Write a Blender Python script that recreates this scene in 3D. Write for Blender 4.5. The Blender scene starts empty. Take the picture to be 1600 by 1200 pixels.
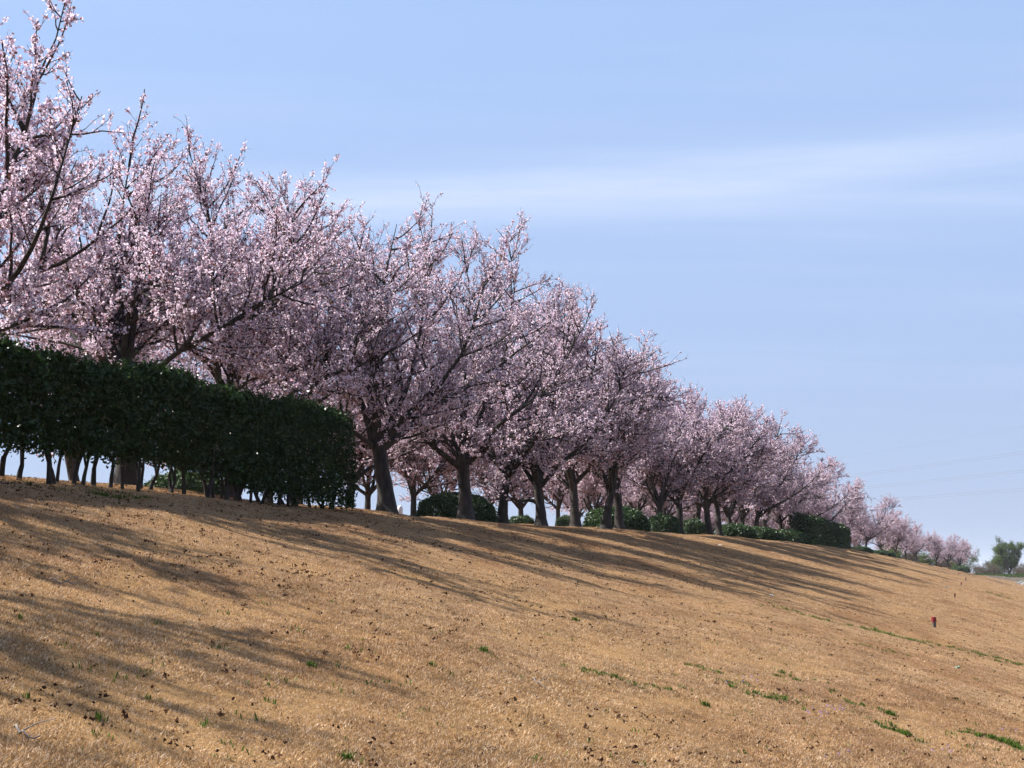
import bpy, math
import numpy as np
from mathutils import Matrix, Vector

SC = bpy.context.scene
COL = SC.collection
R = math.radians
RNG = np.random.default_rng(7)

# ------------------------------------------------------------------ camera
FPX = 2198.0                        # focal length in pixels of a 1600 px wide picture
PITCH = math.atan(297 / FPX)
EYE = 2.1
cam_d = bpy.data.cameras.new('camera')
cam = bpy.data.objects.new('camera', cam_d)
COL.objects.link(cam)
cam_d.sensor_width = 36.0
cam_d.lens = FPX / 1600 * 36.0
cam_d.clip_start = 0.1
cam_d.clip_end = 9000
cam.location = (0, 0, EYE)
cam.rotation_euler = (math.pi / 2 + PITCH, 0, 0)
SC.camera = cam

# ------------------------------------------------------------------ light
SUN_EL, SUN_AZ = R(48), R(-75)      # azimuth from +Y, negative = to the left of the view
world = bpy.data.worlds.new('World')
SC.world = world
world.use_nodes = True
wn, wl = world.node_tree.nodes, world.node_tree.links
wn.clear()
w_out = wn.new('ShaderNodeOutputWorld')
w_bg = wn.new('ShaderNodeBackground')
w_sky = wn.new('ShaderNodeTexSky')
w_sky.sky_type = 'NISHITA'
w_sky.sun_disc = False
w_sky.sun_elevation = SUN_EL
w_sky.sun_rotation = SUN_AZ
w_sky.altitude = 0
w_sky.air_density = 1.0
w_sky.dust_density = 0.6
w_sky.ozone_density = 3.0
w_bg.inputs['Strength'].default_value = 0.05
# thin high cloud: streaks on a flat layer overhead, whitening the sky colour
w_tc = wn.new('ShaderNodeTexCoord')
w_sep = wn.new('ShaderNodeSeparateXYZ')
wl.new(w_tc.outputs['Generated'], w_sep.inputs[0])


def wmath(op, a, b=None, clamp=False):
    n = wn.new('ShaderNodeMath')
    n.operation = op
    n.use_clamp = clamp
    for i, v in enumerate((a, b)):
        if v is None:
            continue
        if isinstance(v, (int, float)):
            n.inputs[i].default_value = v
        else:
            wl.new(v, n.inputs[i])
    return n.outputs[0]


w_h = wmath('ADD', wmath('MAXIMUM', w_sep.outputs['Z'], 0.0), 0.06)
w_cmb = wn.new('ShaderNodeCombineXYZ')
wl.new(wmath('DIVIDE', w_sep.outputs['X'], w_h), w_cmb.inputs[0])
wl.new(wmath('DIVIDE', w_sep.outputs['Y'], w_h), w_cmb.inputs[1])
w_map = wn.new('ShaderNodeMapping')
w_map.inputs['Rotation'].default_value = (0, 0, R(-6))
w_map.inputs['Scale'].default_value = (0.22, 1.15, 1)
w_map.inputs['Location'].default_value = (0.0, 0.35, 0)
wl.new(w_cmb.outputs[0], w_map.inputs[0])
w_noise = wn.new('ShaderNodeTexNoise')
w_noise.inputs['Scale'].default_value = 1.5
w_noise.inputs['Detail'].default_value = 5
w_noise.inputs['Roughness'].default_value = 0.5
wl.new(w_map.outputs[0], w_noise.inputs['Vector'])
w_ramp = wn.new('ShaderNodeMapRange')
w_ramp.interpolation_type = 'SMOOTHSTEP'
w_ramp.inputs['From Min'].default_value = 0.42
w_ramp.inputs['From Max'].default_value = 0.80
w_ramp.inputs['To Max'].default_value = 0.38
wl.new(w_noise.outputs['Fac'], w_ramp.inputs['Value'])
# one long streak across the view, about 16 degrees up
w_y = wmath('ADD', w_sep.outputs['Z'], wmath('MULTIPLY', w_sep.outputs['X'], -0.05))
w_b = wmath('DIVIDE', wmath('SUBTRACT', w_y, 0.268), 0.016)
w_g = wmath('POWER', 2.718, wmath('MULTIPLY', wmath('MULTIPLY', w_b, w_b), -1.0))
w_n2 = wn.new('ShaderNodeTexNoise')
w_n2.inputs['Scale'].default_value = 3.0
w_n2.inputs['Detail'].default_value = 4
w_m2 = wn.new('ShaderNodeMapping')
w_m2.inputs['Scale'].default_value = (1.0, 0.6, 6.0)
wl.new(w_tc.outputs['Generated'], w_m2.inputs[0])
wl.new(w_m2.outputs[0], w_n2.inputs['Vector'])
w_n3 = wn.new('ShaderNodeTexNoise')
w_n3.inputs['Scale'].default_value = 6.0
w_n3.inputs['Detail'].default_value = 8
w_n3.inputs['Roughness'].default_value = 0.65
w_m3 = wn.new('ShaderNodeMapping')
w_m3.inputs['Rotation'].default_value = (0, R(-4), 0)
w_m3.inputs['Scale'].default_value = (1.2, 1.2, 14.0)
wl.new(w_tc.outputs['Generated'], w_m3.inputs[0])
wl.new(w_m3.outputs[0], w_n3.inputs['Vector'])
w_band = wmath('MULTIPLY', w_g, wmath('MULTIPLY', w_n2.outputs['Fac'], wmath('ADD', wmath('MULTIPLY', w_n3.outputs['Fac'], 0.9), 0.22)))
w_low = wmath('MULTIPLY', wmath('MAXIMUM', wmath('SUBTRACT', w_sep.outputs['Z'], 0.07), 0.0), 6.0, clamp=True)
w_fac = wmath('ADD', wmath('MULTIPLY', wmath('MULTIPLY', w_ramp.outputs[0], wmath('ADD', w_n3.outputs['Fac'], 0.5)), w_low), w_band, clamp=True)
w_tint = wn.new('ShaderNodeMix')
w_tint.data_type = 'RGBA'
w_tint.blend_type = 'MULTIPLY'
w_tint.inputs[0].default_value = 1.0
wl.new(w_sky.outputs[0], w_tint.inputs[6])
w_tint.inputs[7].default_value = (0.915, 0.915, 0.915, 1)
# even high veil, denser to look through towards the horizon
w_up = wmath('DIVIDE', wmath('MAXIMUM', w_sep.outputs['Z'], 0.0), 0.42, clamp=True)
w_vc = wn.new('ShaderNodeMix')
w_vc.data_type = 'RGBA'
wl.new(w_up, w_vc.inputs[0])
w_vc.inputs[6].default_value = (2.9, 3.55, 5.2, 1)
w_vc.inputs[7].default_value = (3.6, 5.05, 8.0, 1)
w_veil = wn.new('ShaderNodeMix')
w_veil.data_type = 'RGBA'
wl.new(wmath('SUBTRACT', 0.92, wmath('MULTIPLY', w_up, 0.3)), w_veil.inputs[0])
wl.new(w_tint.outputs[2], w_veil.inputs[6])
wl.new(w_vc.outputs[2], w_veil.inputs[7])
w_mix = wn.new('ShaderNodeMix')
w_mix.data_type = 'RGBA'
wl.new(w_fac, w_mix.inputs[0])
wl.new(w_veil.outputs[2], w_mix.inputs[6])
w_mix.inputs[7].default_value = (5.4, 6.05, 7.5, 1)
wl.new(w_mix.outputs[2], w_bg.inputs['Color'])
wl.new(w_bg.outputs[0], w_out.inputs[0])

sun_d = bpy.data.lights.new('sun', 'SUN')
sun = bpy.data.objects.new('sun', sun_d)
COL.objects.link(sun)
sun_d.energy = 5.0
sun_d.angle = R(0.53)
sun_d.color = (1.0, 0.955, 0.88)
to_sun = Vector((math.sin(SUN_AZ) * math.cos(SUN_EL), math.cos(SUN_AZ) * math.cos(SUN_EL), math.sin(SUN_EL)))
sun.rotation_euler = to_sun.to_track_quat('Z', 'Y').to_euler()
sun.location = (-30, 40, 60)

SC.view_settings.view_transform = 'Standard'
SC.view_settings.look = 'None'
SC.view_settings.exposure = 1.55
SC.view_settings.gamma = 1.0
SC.view_settings.use_curve_mapping = False
SC.cycles.max_bounces = 6
SC.cycles.diffuse_bounces = 3
SC.cycles.transmission_bounces = 4
SC.cycles.transparent_max_bounces = 4
SC.cycles.sample_clamp_indirect = 6.0
SC.cycles.use_denoising = True


# ------------------------------------------------------------------ helpers
def unit(v):
    return v / np.maximum(np.linalg.norm(v, axis=-1, keepdims=True), 1e-9)


def project(P):
    x, y, z = P[0], P[1], P[2] - EYE
    dep = y * math.cos(PITCH) + z * math.sin(PITCH)
    v = -y * math.sin(PITCH) + z * math.cos(PITCH)
    return 800 + FPX * x / dep, 600 - FPX * v / dep


def ray(px, py):
    a, b = (px - 800) / FPX, (600 - py) / FPX
    return np.array([a, math.cos(PITCH) - b * math.sin(PITCH), math.sin(PITCH) + b * math.cos(PITCH)])


def at_depth(px, py, d):            # the point on that line of sight d metres ahead
    r = ray(px, py)
    return np.array([0, 0, EYE]) + r * (d / r[1])


def mesh_np(name, V, F, smooth=False, attr=None):
    """V (n,3); F a list of index arrays, each (m,3) or (m,4)."""
    me = bpy.data.meshes.new(name)
    V = np.asarray(V, dtype=np.float32)
    F = [np.asarray(f, dtype=np.int32) for f in F if len(f)]
    me.vertices.add(len(V))
    me.vertices.foreach_set('co', V.ravel())
    nl = sum(f.size for f in F)
    me.loops.add(nl)
    me.loops.foreach_set('vertex_index', np.concatenate([f.ravel() for f in F]))
    sizes = np.concatenate([np.full(len(f), f.shape[1], np.int32) for f in F])
    me.polygons.add(len(sizes))
    me.polygons.foreach_set('loop_start', np.concatenate([[0], np.cumsum(sizes)[:-1]]).astype(np.int32))
    if smooth:
        me.polygons.foreach_set('use_smooth', np.ones(len(sizes), bool))
    if attr is not None:
        a = me.attributes.new('tint', 'FLOAT', 'POINT')
        a.data.foreach_set('value', np.asarray(attr, np.float32))
    me.update(calc_edges=True)
    return me


def link(name, me, mat=None, parent=None, loc=None):
    o = bpy.data.objects.new(name, me)
    COL.objects.link(o)
    if mat is not None and me is not None and not me.materials:
        me.materials.append(mat)
    if parent is not None:
        o.parent = parent
    if loc is not None:
        o.location = loc
    return o


def tag(o, label=None, cat=None, group=None, kind=None):
    if label:
        o['label'] = label
    if cat:
        o['category'] = cat
    if group:
        o['group'] = group
    if kind:
        o['kind'] = kind
    return o


def tubes(P, Rad, k):
    """P (N,m,3) polylines, Rad (N,m): k-sided tubes -> V, F."""
    N, m, _ = P.shape
    T = np.empty_like(P)
    T[:, 1:-1] = P[:, 2:] - P[:, :-2]
    T[:, 0] = P[:, 1] - P[:, 0]
    T[:, -1] = P[:, -1] - P[:, -2]
    T = unit(T)
    ref = np.tile(np.array([0.31, 0.77, 0.12]), (N, 1))
    bad = np.abs((T[:, m // 2] * unit(ref)).sum(1)) > 0.9
    ref[bad] = (0.9, -0.2, 0.1)
    A = unit(np.cross(T, ref[:, None, :]))
    B = np.cross(T, A)
    ang = np.arange(k) * 2 * math.pi / k
    V = (P[:, :, None, :] + Rad[:, :, None, None] *
         (A[:, :, None, :] * np.cos(ang)[None, None, :, None] + B[:, :, None, :] * np.sin(ang)[None, None, :, None]))
    V = V.reshape(-1, 3)
    base = (np.arange(N) * m * k)[:, None, None]
    i = (np.arange(m - 1) * k)[None, :, None]
    j = np.arange(k)[None, None, :]
    j2 = (np.arange(k) + 1) % k
    a = base + i + j
    b = base + i + j2[None, None, :]
    F = np.stack([a, b, b + k, a + k], -1).reshape(-1, 4)
    return V, F


class Bag:
    """collects vertex / face arrays that become one mesh"""
    def __init__(self):
        self.v, self.f, self.n = [], [], 0

    def add(self, V, F):
        self.v.append(V)
        self.f.append(np.asarray(F) + self.n)
        self.n += len(V)

    def mesh(self, name, smooth=True):
        quads = [f for f in self.f if f.shape[1] == 4]
        tris = [f for f in self.f if f.shape[1] == 3]
        return mesh_np(name, np.concatenate(self.v), quads + tris, smooth)


def rand_frames(n, rng):
    a = unit(rng.normal(size=(n, 3)))
    b = unit(np.cross(a, rng.normal(size=(n, 3))))
    return a, b, np.cross(a, b)


def petals(C, size, rng, cup=0.35, aspect=1.0, up_bias=None):
    """small cupped four-cornered faces centred on C"""
    n = len(C)
    a, b, c = rand_frames(n, rng)
    if up_bias is not None:
        c2 = unit(c + up_bias)
        a = unit(np.cross(b, c2))
        b = np.cross(c2, a)
        c = c2
    s = (size * rng.uniform(0.7, 1.25, n))[:, None] * 0.5
    V = np.empty((n, 4, 3))
    V[:, 0] = C + a * s + c * s * cup
    V[:, 1] = C + b * s * aspect - c * s * cup
    V[:, 2] = C - a * s + c * s * cup
    V[:, 3] = C - b * s * aspect - c * s * cup
    return V.reshape(-1, 3), np.arange(n * 4).reshape(-1, 4)


# ------------------------------------------------------------------ materials
def mat_new(name):
    m = bpy.data.materials.new(name)
    m.use_nodes = True
    nt = m.node_tree
    nt.nodes.clear()
    return m, nt.nodes, nt.links


def ramp(nodes, stops):
    r = nodes.new('ShaderNodeValToRGB')
    e = r.color_ramp.elements
    while len(e) > len(stops):
        e.remove(e[-1])
    while len(e) < len(stops):
        e.new(0.5)
    for el, (p, c) in zip(e, stops):
        el.position = p
        el.color = (*c, 1)
    return r


def leaf_material(name, stops, translucent=0.35, gloss=0.0, rough=0.4, world_noise=None):
    m, n, l = mat_new(name)
    out = n.new('ShaderNodeOutputMaterial')
    at = n.new('ShaderNodeAttribute')
    at.attribute_name = 'tint'
    rp = ramp(n, stops)
    l.new(at.outputs['Fac'], rp.inputs[0])
    col = rp.outputs[0]
    if world_noise:
        geo = n.new('ShaderNodeNewGeometry')
        nz = n.new('ShaderNodeTexNoise')
        nz.inputs['Scale'].default_value = world_noise[0]
        nz.inputs['Detail'].default_value = 7
        nz.inputs['Roughness'].default_value = 0.6
        l.new(geo.outputs['Position'], nz.inputs['Vector'])
        mr = n.new('ShaderNodeMapRange')
        mr.inputs['From Min'].default_value = 0.3
        mr.inputs['From Max'].default_value = 0.7
        mr.inputs['To Min'].default_value = world_noise[1]
        mr.inputs['To Max'].default_value = world_noise[2]
        l.new(nz.outputs['Fac'], mr.inputs['Value'])
        mx = n.new('ShaderNodeVectorMath')
        mx.operation = 'SCALE'
        l.new(col, mx.inputs[0])
        l.new(mr.outputs[0], mx.inputs['Scale'])
        col = mx.outputs[0]
        # worn, browner patches drawn out down the slope
        mp = n.new('ShaderNodeMapping')
        mp.inputs['Rotation'].default_value = (0, 0, R(-19))
        mp.inputs['Scale'].default_value = (0.55, 0.22, 0.5)
        l.new(geo.outputs['Position'], mp.inputs[0])
        nb = n.new('ShaderNodeTexNoise')
        nb.inputs['Scale'].default_value = 1.0
        nb.inputs['Detail'].default_value = 6
        nb.inputs['Roughness'].default_value = 0.65
        l.new(mp.outputs[0], nb.inputs['Vector'])
        rb = ramp(n, [(0.34, (0.78, 0.71, 0.69)), (0.52, (1, 1, 1)), (0.70, (1.04, 1.02, 0.95))])
        l.new(nb.outputs['Fac'], rb.inputs[0])
        mb = n.new('ShaderNodeMix')
        mb.data_type = 'RGBA'
        mb.blend_type = 'MULTIPLY'
        mb.inputs[0].default_value = 1
        l.new(col, mb.inputs[6])
        l.new(rb.outputs[0], mb.inputs[7])
        col = mb.outputs[2]
    d = n.new('ShaderNodeBsdfDiffuse')
    t = n.new('ShaderNodeBsdfTranslucent')
    l.new(col, d.inputs['Color'])
    l.new(col, t.inputs['Color'])
    mix = n.new('ShaderNodeMixShader')
    mix.inputs[0].default_value = translucent
    l.new(d.outputs[0], mix.inputs[1])
    l.new(t.outputs[0], mix.inputs[2])
    sh = mix.outputs[0]
    if gloss:
        g = n.new('ShaderNodeBsdfGlossy')
        g.inputs['Roughness'].default_value = rough
        g.inputs['Color'].default_value = (1, 1, 1, 1)
        m2 = n.new('ShaderNodeMixShader')
        m2.inputs[0].default_value = gloss
        l.new(sh, m2.inputs[1])
        l.new(g.outputs[0], m2.inputs[2])
        sh = m2.outputs[0]
    l.new(sh, out.inputs[0])
    return m


def solid_material(name, c1, c2, scale=6.0, rough=0.85, bump=0.3, stretch=(1, 1, 1), detail=6, spec=0.3, dist=0.02):
    m, n, l = mat_new(name)
    out = n.new('ShaderNodeOutputMaterial')
    bs = n.new('ShaderNodeBsdfPrincipled')
    tc = n.new('ShaderNodeTexCoord')
    mp = n.new('ShaderNodeMapping')
    mp.inputs['Scale'].default_value = stretch
    nz = n.new('ShaderNodeTexNoise')
    nz.inputs['Scale'].default_value = scale
    nz.inputs['Detail'].default_value = detail
    l.new(tc.outputs['Object'], mp.inputs[0])
    l.new(mp.outputs[0], nz.inputs['Vector'])
    rp = ramp(n, [(0.3, c1), (0.7, c2)])
    l.new(nz.outputs['Fac'], rp.inputs[0])
    l.new(rp.outputs[0], bs.inputs['Base Color'])
    bs.inputs['Roughness'].default_value = rough
    bs.inputs['Specular IOR Level'].default_value = spec
    if bump:
        bp = n.new('ShaderNodeBump')
        bp.inputs['Strength'].default_value = bump
        bp.inputs['Distance'].default_value = dist
        l.new(nz.outputs['Fac'], bp.inputs['Height'])
        l.new(bp.outputs[0], bs.inputs['Normal'])
    l.new(bs.outputs[0], out.inputs[0])
    return m


M_BARK = solid_material('cherry_bark', (0.012, 0.010, 0.009), (0.045, 0.038, 0.034), 9, 0.9, 0.8, (1, 1, 0.35), dist=0.03)
M_BLOSSOM = leaf_material('cherry_blossom', [
    (0.0, (0.676, 0.545, 0.646)), (0.45, (0.766, 0.663, 0.762)), (0.78, (0.626, 0.448, 0.552)),
    (0.86, (0.343, 0.133, 0.155)), (0.93, (0.152, 0.056, 0.050)), (1.0, (0.121, 0.081, 0.038))], 0.36)
M_BLOSSOM_LEAFY = leaf_material('cherry_blossom_with_young_leaves', [
    (0.0, (0.610, 0.467, 0.505)), (0.4, (0.628, 0.505, 0.524)), (0.62, (0.542, 0.362, 0.381)),
    (0.72, (0.286, 0.134, 0.066)), (0.82, (0.305, 0.210, 0.048)), (1.0, (0.190, 0.190, 0.039))], 0.45)
M_HEDGE = leaf_material('hedge_leaf', [
    (0.0, (0.010, 0.020, 0.006)), (0.6, (0.02, 0.042, 0.010)), (1.0, (0.05, 0.09, 0.02))], 0.12, 0.016, 0.3)
M_BUSH = leaf_material('azalea_leaf', [
    (0.0, (0.016, 0.034, 0.010)), (0.6, (0.034, 0.07, 0.018)), (1.0, (0.08, 0.13, 0.03))], 0.2, 0.035, 0.4)
M_STEM = solid_material('hedge_stem_bark', (0.014, 0.012, 0.010), (0.042, 0.035, 0.03), 14, 0.9, 0.4, (1, 1, 0.3))
M_WILLOW = leaf_material('spring_green_leaf', [
    (0.0, (0.05, 0.075, 0.018)), (0.6, (0.085, 0.12, 0.03)), (1.0, (0.14, 0.17, 0.05))], 0.45)
M_SCRUB = leaf_material('brown_scrub_leaf', [
    (0.0, (0.07, 0.055, 0.045)), (0.5, (0.12, 0.09, 0.07)), (0.8, (0.10, 0.11, 0.05)), (1.0, (0.17, 0.12, 0.10))], 0.25)
M_DRY = leaf_material('dry_grass_blade', [
    (0.0, (0.147, 0.076, 0.032)), (0.3, (0.335, 0.205, 0.099)), (0.7, (0.478, 0.315, 0.170)), (1.0, (0.698, 0.567, 0.440))],
    0.25, world_noise=(2.4, 0.68, 1.18))
M_GREEN = leaf_material('green_grass_blade', [
    (0.0, (0.025, 0.05, 0.010)), (0.5, (0.05, 0.095, 0.016)), (1.0, (0.115, 0.16, 0.035))], 0.35)
M_DEAD = leaf_material('fallen_leaf', [
    (0.0, (0.035, 0.02, 0.014)), (0.6, (0.07, 0.035, 0.02)), (0.9, (0.16, 0.07, 0.03)), (1.0, (0.45, 0.36, 0.28))], 0.1)
M_TWIG = solid_material('dead_twig', (0.10, 0.08, 0.07), (0.22, 0.18, 0.15), 20, 0.9, 0.2)
M_WOOD = solid_material('weathered_post', (0.05, 0.045, 0.04), (0.13, 0.115, 0.10), 18, 0.85, 0.3, (1, 1, 0.2))
M_RED = solid_material('red_paint', (0.13, 0.008, 0.012), (0.20, 0.012, 0.018), 8, 0.5, 0.05)
M_WHITE = solid_material('white_paint', (0.55, 0.54, 0.55), (0.72, 0.71, 0.72), 8, 0.6, 0.05)
M_LITTER = solid_material('pale_litter', (0.30, 0.31, 0.31), (0.42, 0.42, 0.41), 8, 0.5, 0.05)
M_LITTER_G = solid_material('pale_green_litter', (0.16, 0.36, 0.25), (0.30, 0.45, 0.36), 8, 0.5, 0.05)
M_WIRE = solid_material('power_line_cable', (0.10, 0.10, 0.11), (0.16, 0.16, 0.17), 3, 0.5, 0)
M_STONE = solid_material('river_stone', (0.09, 0.088, 0.085), (0.20, 0.19, 0.185), 5, 0.9, 0.5)
M_VIOLET = leaf_material('violet_petal', [(0.0, (0.22, 0.14, 0.50)), (1.0, (0.40, 0.28, 0.70))], 0.3)


def ground_material():
    m, n, l = mat_new('dry_lawn_soil')
    out = n.new('ShaderNodeOutputMaterial')
    bs = n.new('ShaderNodeBsdfPrincipled')
    geo = n.new('ShaderNodeNewGeometry')

    def noise(scale, detail=6, rough=0.55):
        z = n.new('ShaderNodeTexNoise')
        z.inputs['Scale'].default_value = scale
        z.inputs['Detail'].default_value = detail
        z.inputs['Roughness'].default_value = rough
        l.new(geo.outputs['Position'], z.inputs['Vector'])
        return z.outputs['Fac']
    fine = noise(38, 5, 0.7)
    big = noise(0.55, 6)
    r1 = ramp(n, [(0.25, (0.123, 0.070, 0.030)), (0.5, (0.229, 0.136, 0.058)), (0.8, (0.317, 0.207, 0.097))])
    l.new(fine, r1.inputs[0])
    r2 = ramp(n, [(0.3, (0.80, 0.76, 0.72)), (0.7, (1.08, 1.04, 1.0))])
    l.new(big, r2.inputs[0])
    mx = n.new('ShaderNodeMix')
    mx.data_type = 'RGBA'
    mx.blend_type = 'MULTIPLY'
    mx.inputs[0].default_value = 1
    l.new(r1.outputs[0], mx.inputs[6])
    l.new(r2.outputs[0], mx.inputs[7])
    # the river plain beyond the embankment is greener
    sep = n.new('ShaderNodeSeparateXYZ')
    l.new(geo.outputs['Position'], sep.inputs[0])
    mr = n.new('ShaderNodeMapRange')
    mr.inputs['From Min'].default_value = 330
    mr.inputs['From Max'].default_value = 390
    l.new(sep.outputs['Y'], mr.inputs['Value'])
    r3 = ramp(n, [(0.3, (0.07, 0.09, 0.03)), (0.7, (0.16, 0.13, 0.07))])
    l.new(noise(0.05), r3.inputs[0])
    mx2 = n.new('ShaderNodeMix')
    mx2.data_type = 'RGBA'
    l.new(mr.outputs[0], mx2.inputs[0])
    l.new(mx.outputs[2], mx2.inputs[6])
    l.new(r3.outputs[0], mx2.inputs[7])
    l.new(mx2.outputs[2], bs.inputs['Base Color'])
    bs.inputs['Roughness'].default_value = 0.95
    bs.inputs['Specular IOR Level'].default_value = 0.1
    bp = n.new('ShaderNodeBump')
    bp.inputs['Strength'].default_value = 0.6
    bp.inputs['Distance'].default_value = 0.02
    l.new(fine, bp.inputs['Height'])
    l.new(bp.outputs[0], bs.inputs['Normal'])
    l.new(bs.outputs[0], out.inputs[0])
    return m


M_GROUND = ground_material()

# ------------------------------------------------------------------ the embankment
LEAN = 0.35                          # the embankment runs away to the right of the view axis
COS_L = 1 / math.sqrt(1 + LEAN * LEAN)
SIN_L = LEAN * COS_L
SLOPE = 0.25
CREST = np.array([(-60, 1.7), (0, 1.80), (12, 1.86), (20, 1.83), (34, 1.69), (51, 1.87), (71, 2.17), (100, 2.48), (132, 2.52),
                  (165, 2.40), (200, 2.0), (225, 1.5), (250, 0.85), (290, -0.35), (330, -1.8), (380, -4.0), (420, -5.5)])


def crest_x(d):
    d = np.asarray(d, float)
    return LEAN * d - 15 + 0.00054 * np.maximum(d - 150, 0) ** 2


def crest_z(d):
    d = np.asarray(d, float)
    acc = 0
    for o in (-9, -4.5, 0, 4.5, 9):
        acc = acc + np.interp(d + o * np.clip(np.abs(d) / 60, 0.3, 1.6), CREST[:, 0], CREST[:, 1])
    return acc / 5 + EYE


def bumps(x, y):
    return (0.05 * np.sin(x * 0.55 + 0.35 * y + 1.1) * np.sin(y * 0.31 - 0.2 * x) + 0.025 * np.sin(1.7 * x - 0.6 * y) * np.sin(0.9 * y + 0.5))


PLAIN = EYE - 7.0


def ground_z(x, y):
    x, y = np.asarray(x, float), np.asarray(y, float)
    p = (x - crest_x(y)) * COS_L
    w = 1.6
    far = np.clip((y - 100) / 80, 0, 1)
    fall = SLOPE * (1 + 0.25 * far * far * (3 - 2 * far)) * (p + np.sqrt(p * p + w * w)) / 2
    back = 0.4 * np.maximum(-p - 16, 0)
    z = crest_z(y) - fall - back + bumps(x, y)
    k = 1.2                                    # soft foot of the bank
    t = z - PLAIN
    return PLAIN + (t + np.sqrt(t * t + k * k)) / 2 - 0.15


def spot(d, p):                                # on the embankment, d metres ahead, p metres down from the crest line
    x = float(crest_x(d)) + p * COS_L
    y = d - p * SIN_L
    return np.array([x, y, float(ground_z(x, y))])


def find_spot(px, p):                          # the place at offset p that is seen in picture column px
    lo, hi = 6.0, 420.0
    for _ in range(60):
        mid = (lo + hi) / 2
        if project(spot(mid, p))[0] < px:
            lo = mid
        else:
            hi = mid
    return spot((lo + hi) / 2, p)


def hit_ground(px, py):
    r = ray(px, py)
    o = np.array([0, 0, EYE])
    t = np.linspace(5, 330, 3000)
    P = o + r * t[:, None]
    below = P[:, 2] < ground_z(P[:, 0], P[:, 1])
    i = int(np.argmax(below)) if below.any() else len(t) - 1
    q = P[i]
    return np.array([q[0], q[1], float(ground_z(q[0], q[1]))])


def build_ground():
    ds = np.concatenate([np.arange(-40, 60, 0.5), np.arange(60, 120, 1.0), np.arange(120, 460, 3.0), np.geomspace(460, 6000, 24)])
    ps = np.concatenate([-np.geomspace(4000, 20, 16), np.arange(-18, -4, 1.0), np.arange(-4, 5, 0.25), np.arange(5, 30, 0.6), np.geomspace(31, 4000, 22)])
    D, Pp = np.meshgrid(ds, ps, indexing='ij')
    X = crest_x(np.minimum(D, 460)) + LEAN * np.maximum(D - 460, 0) + Pp / COS_L
    Z = ground_z(X, D)
    far = np.clip((D - 440) / 60, 0, 1)
    Z = Z * (1 - far) + (PLAIN + 0.45) * far
    V = np.stack([X, D, Z], -1).reshape(-1, 3)
    nd, npp = D.shape
    i = (np.arange(nd - 1) * npp)[:, None] + np.arange(npp - 1)[None]
    F = np.stack([i, i + npp, i + npp + 1, i + 1], -1).reshape(-1, 4)[:, ::-1]
    me = mesh_np('ground', V, [F], True)
    tag(link('ground', me, M_GROUND), kind='structure')


build_ground()


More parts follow.
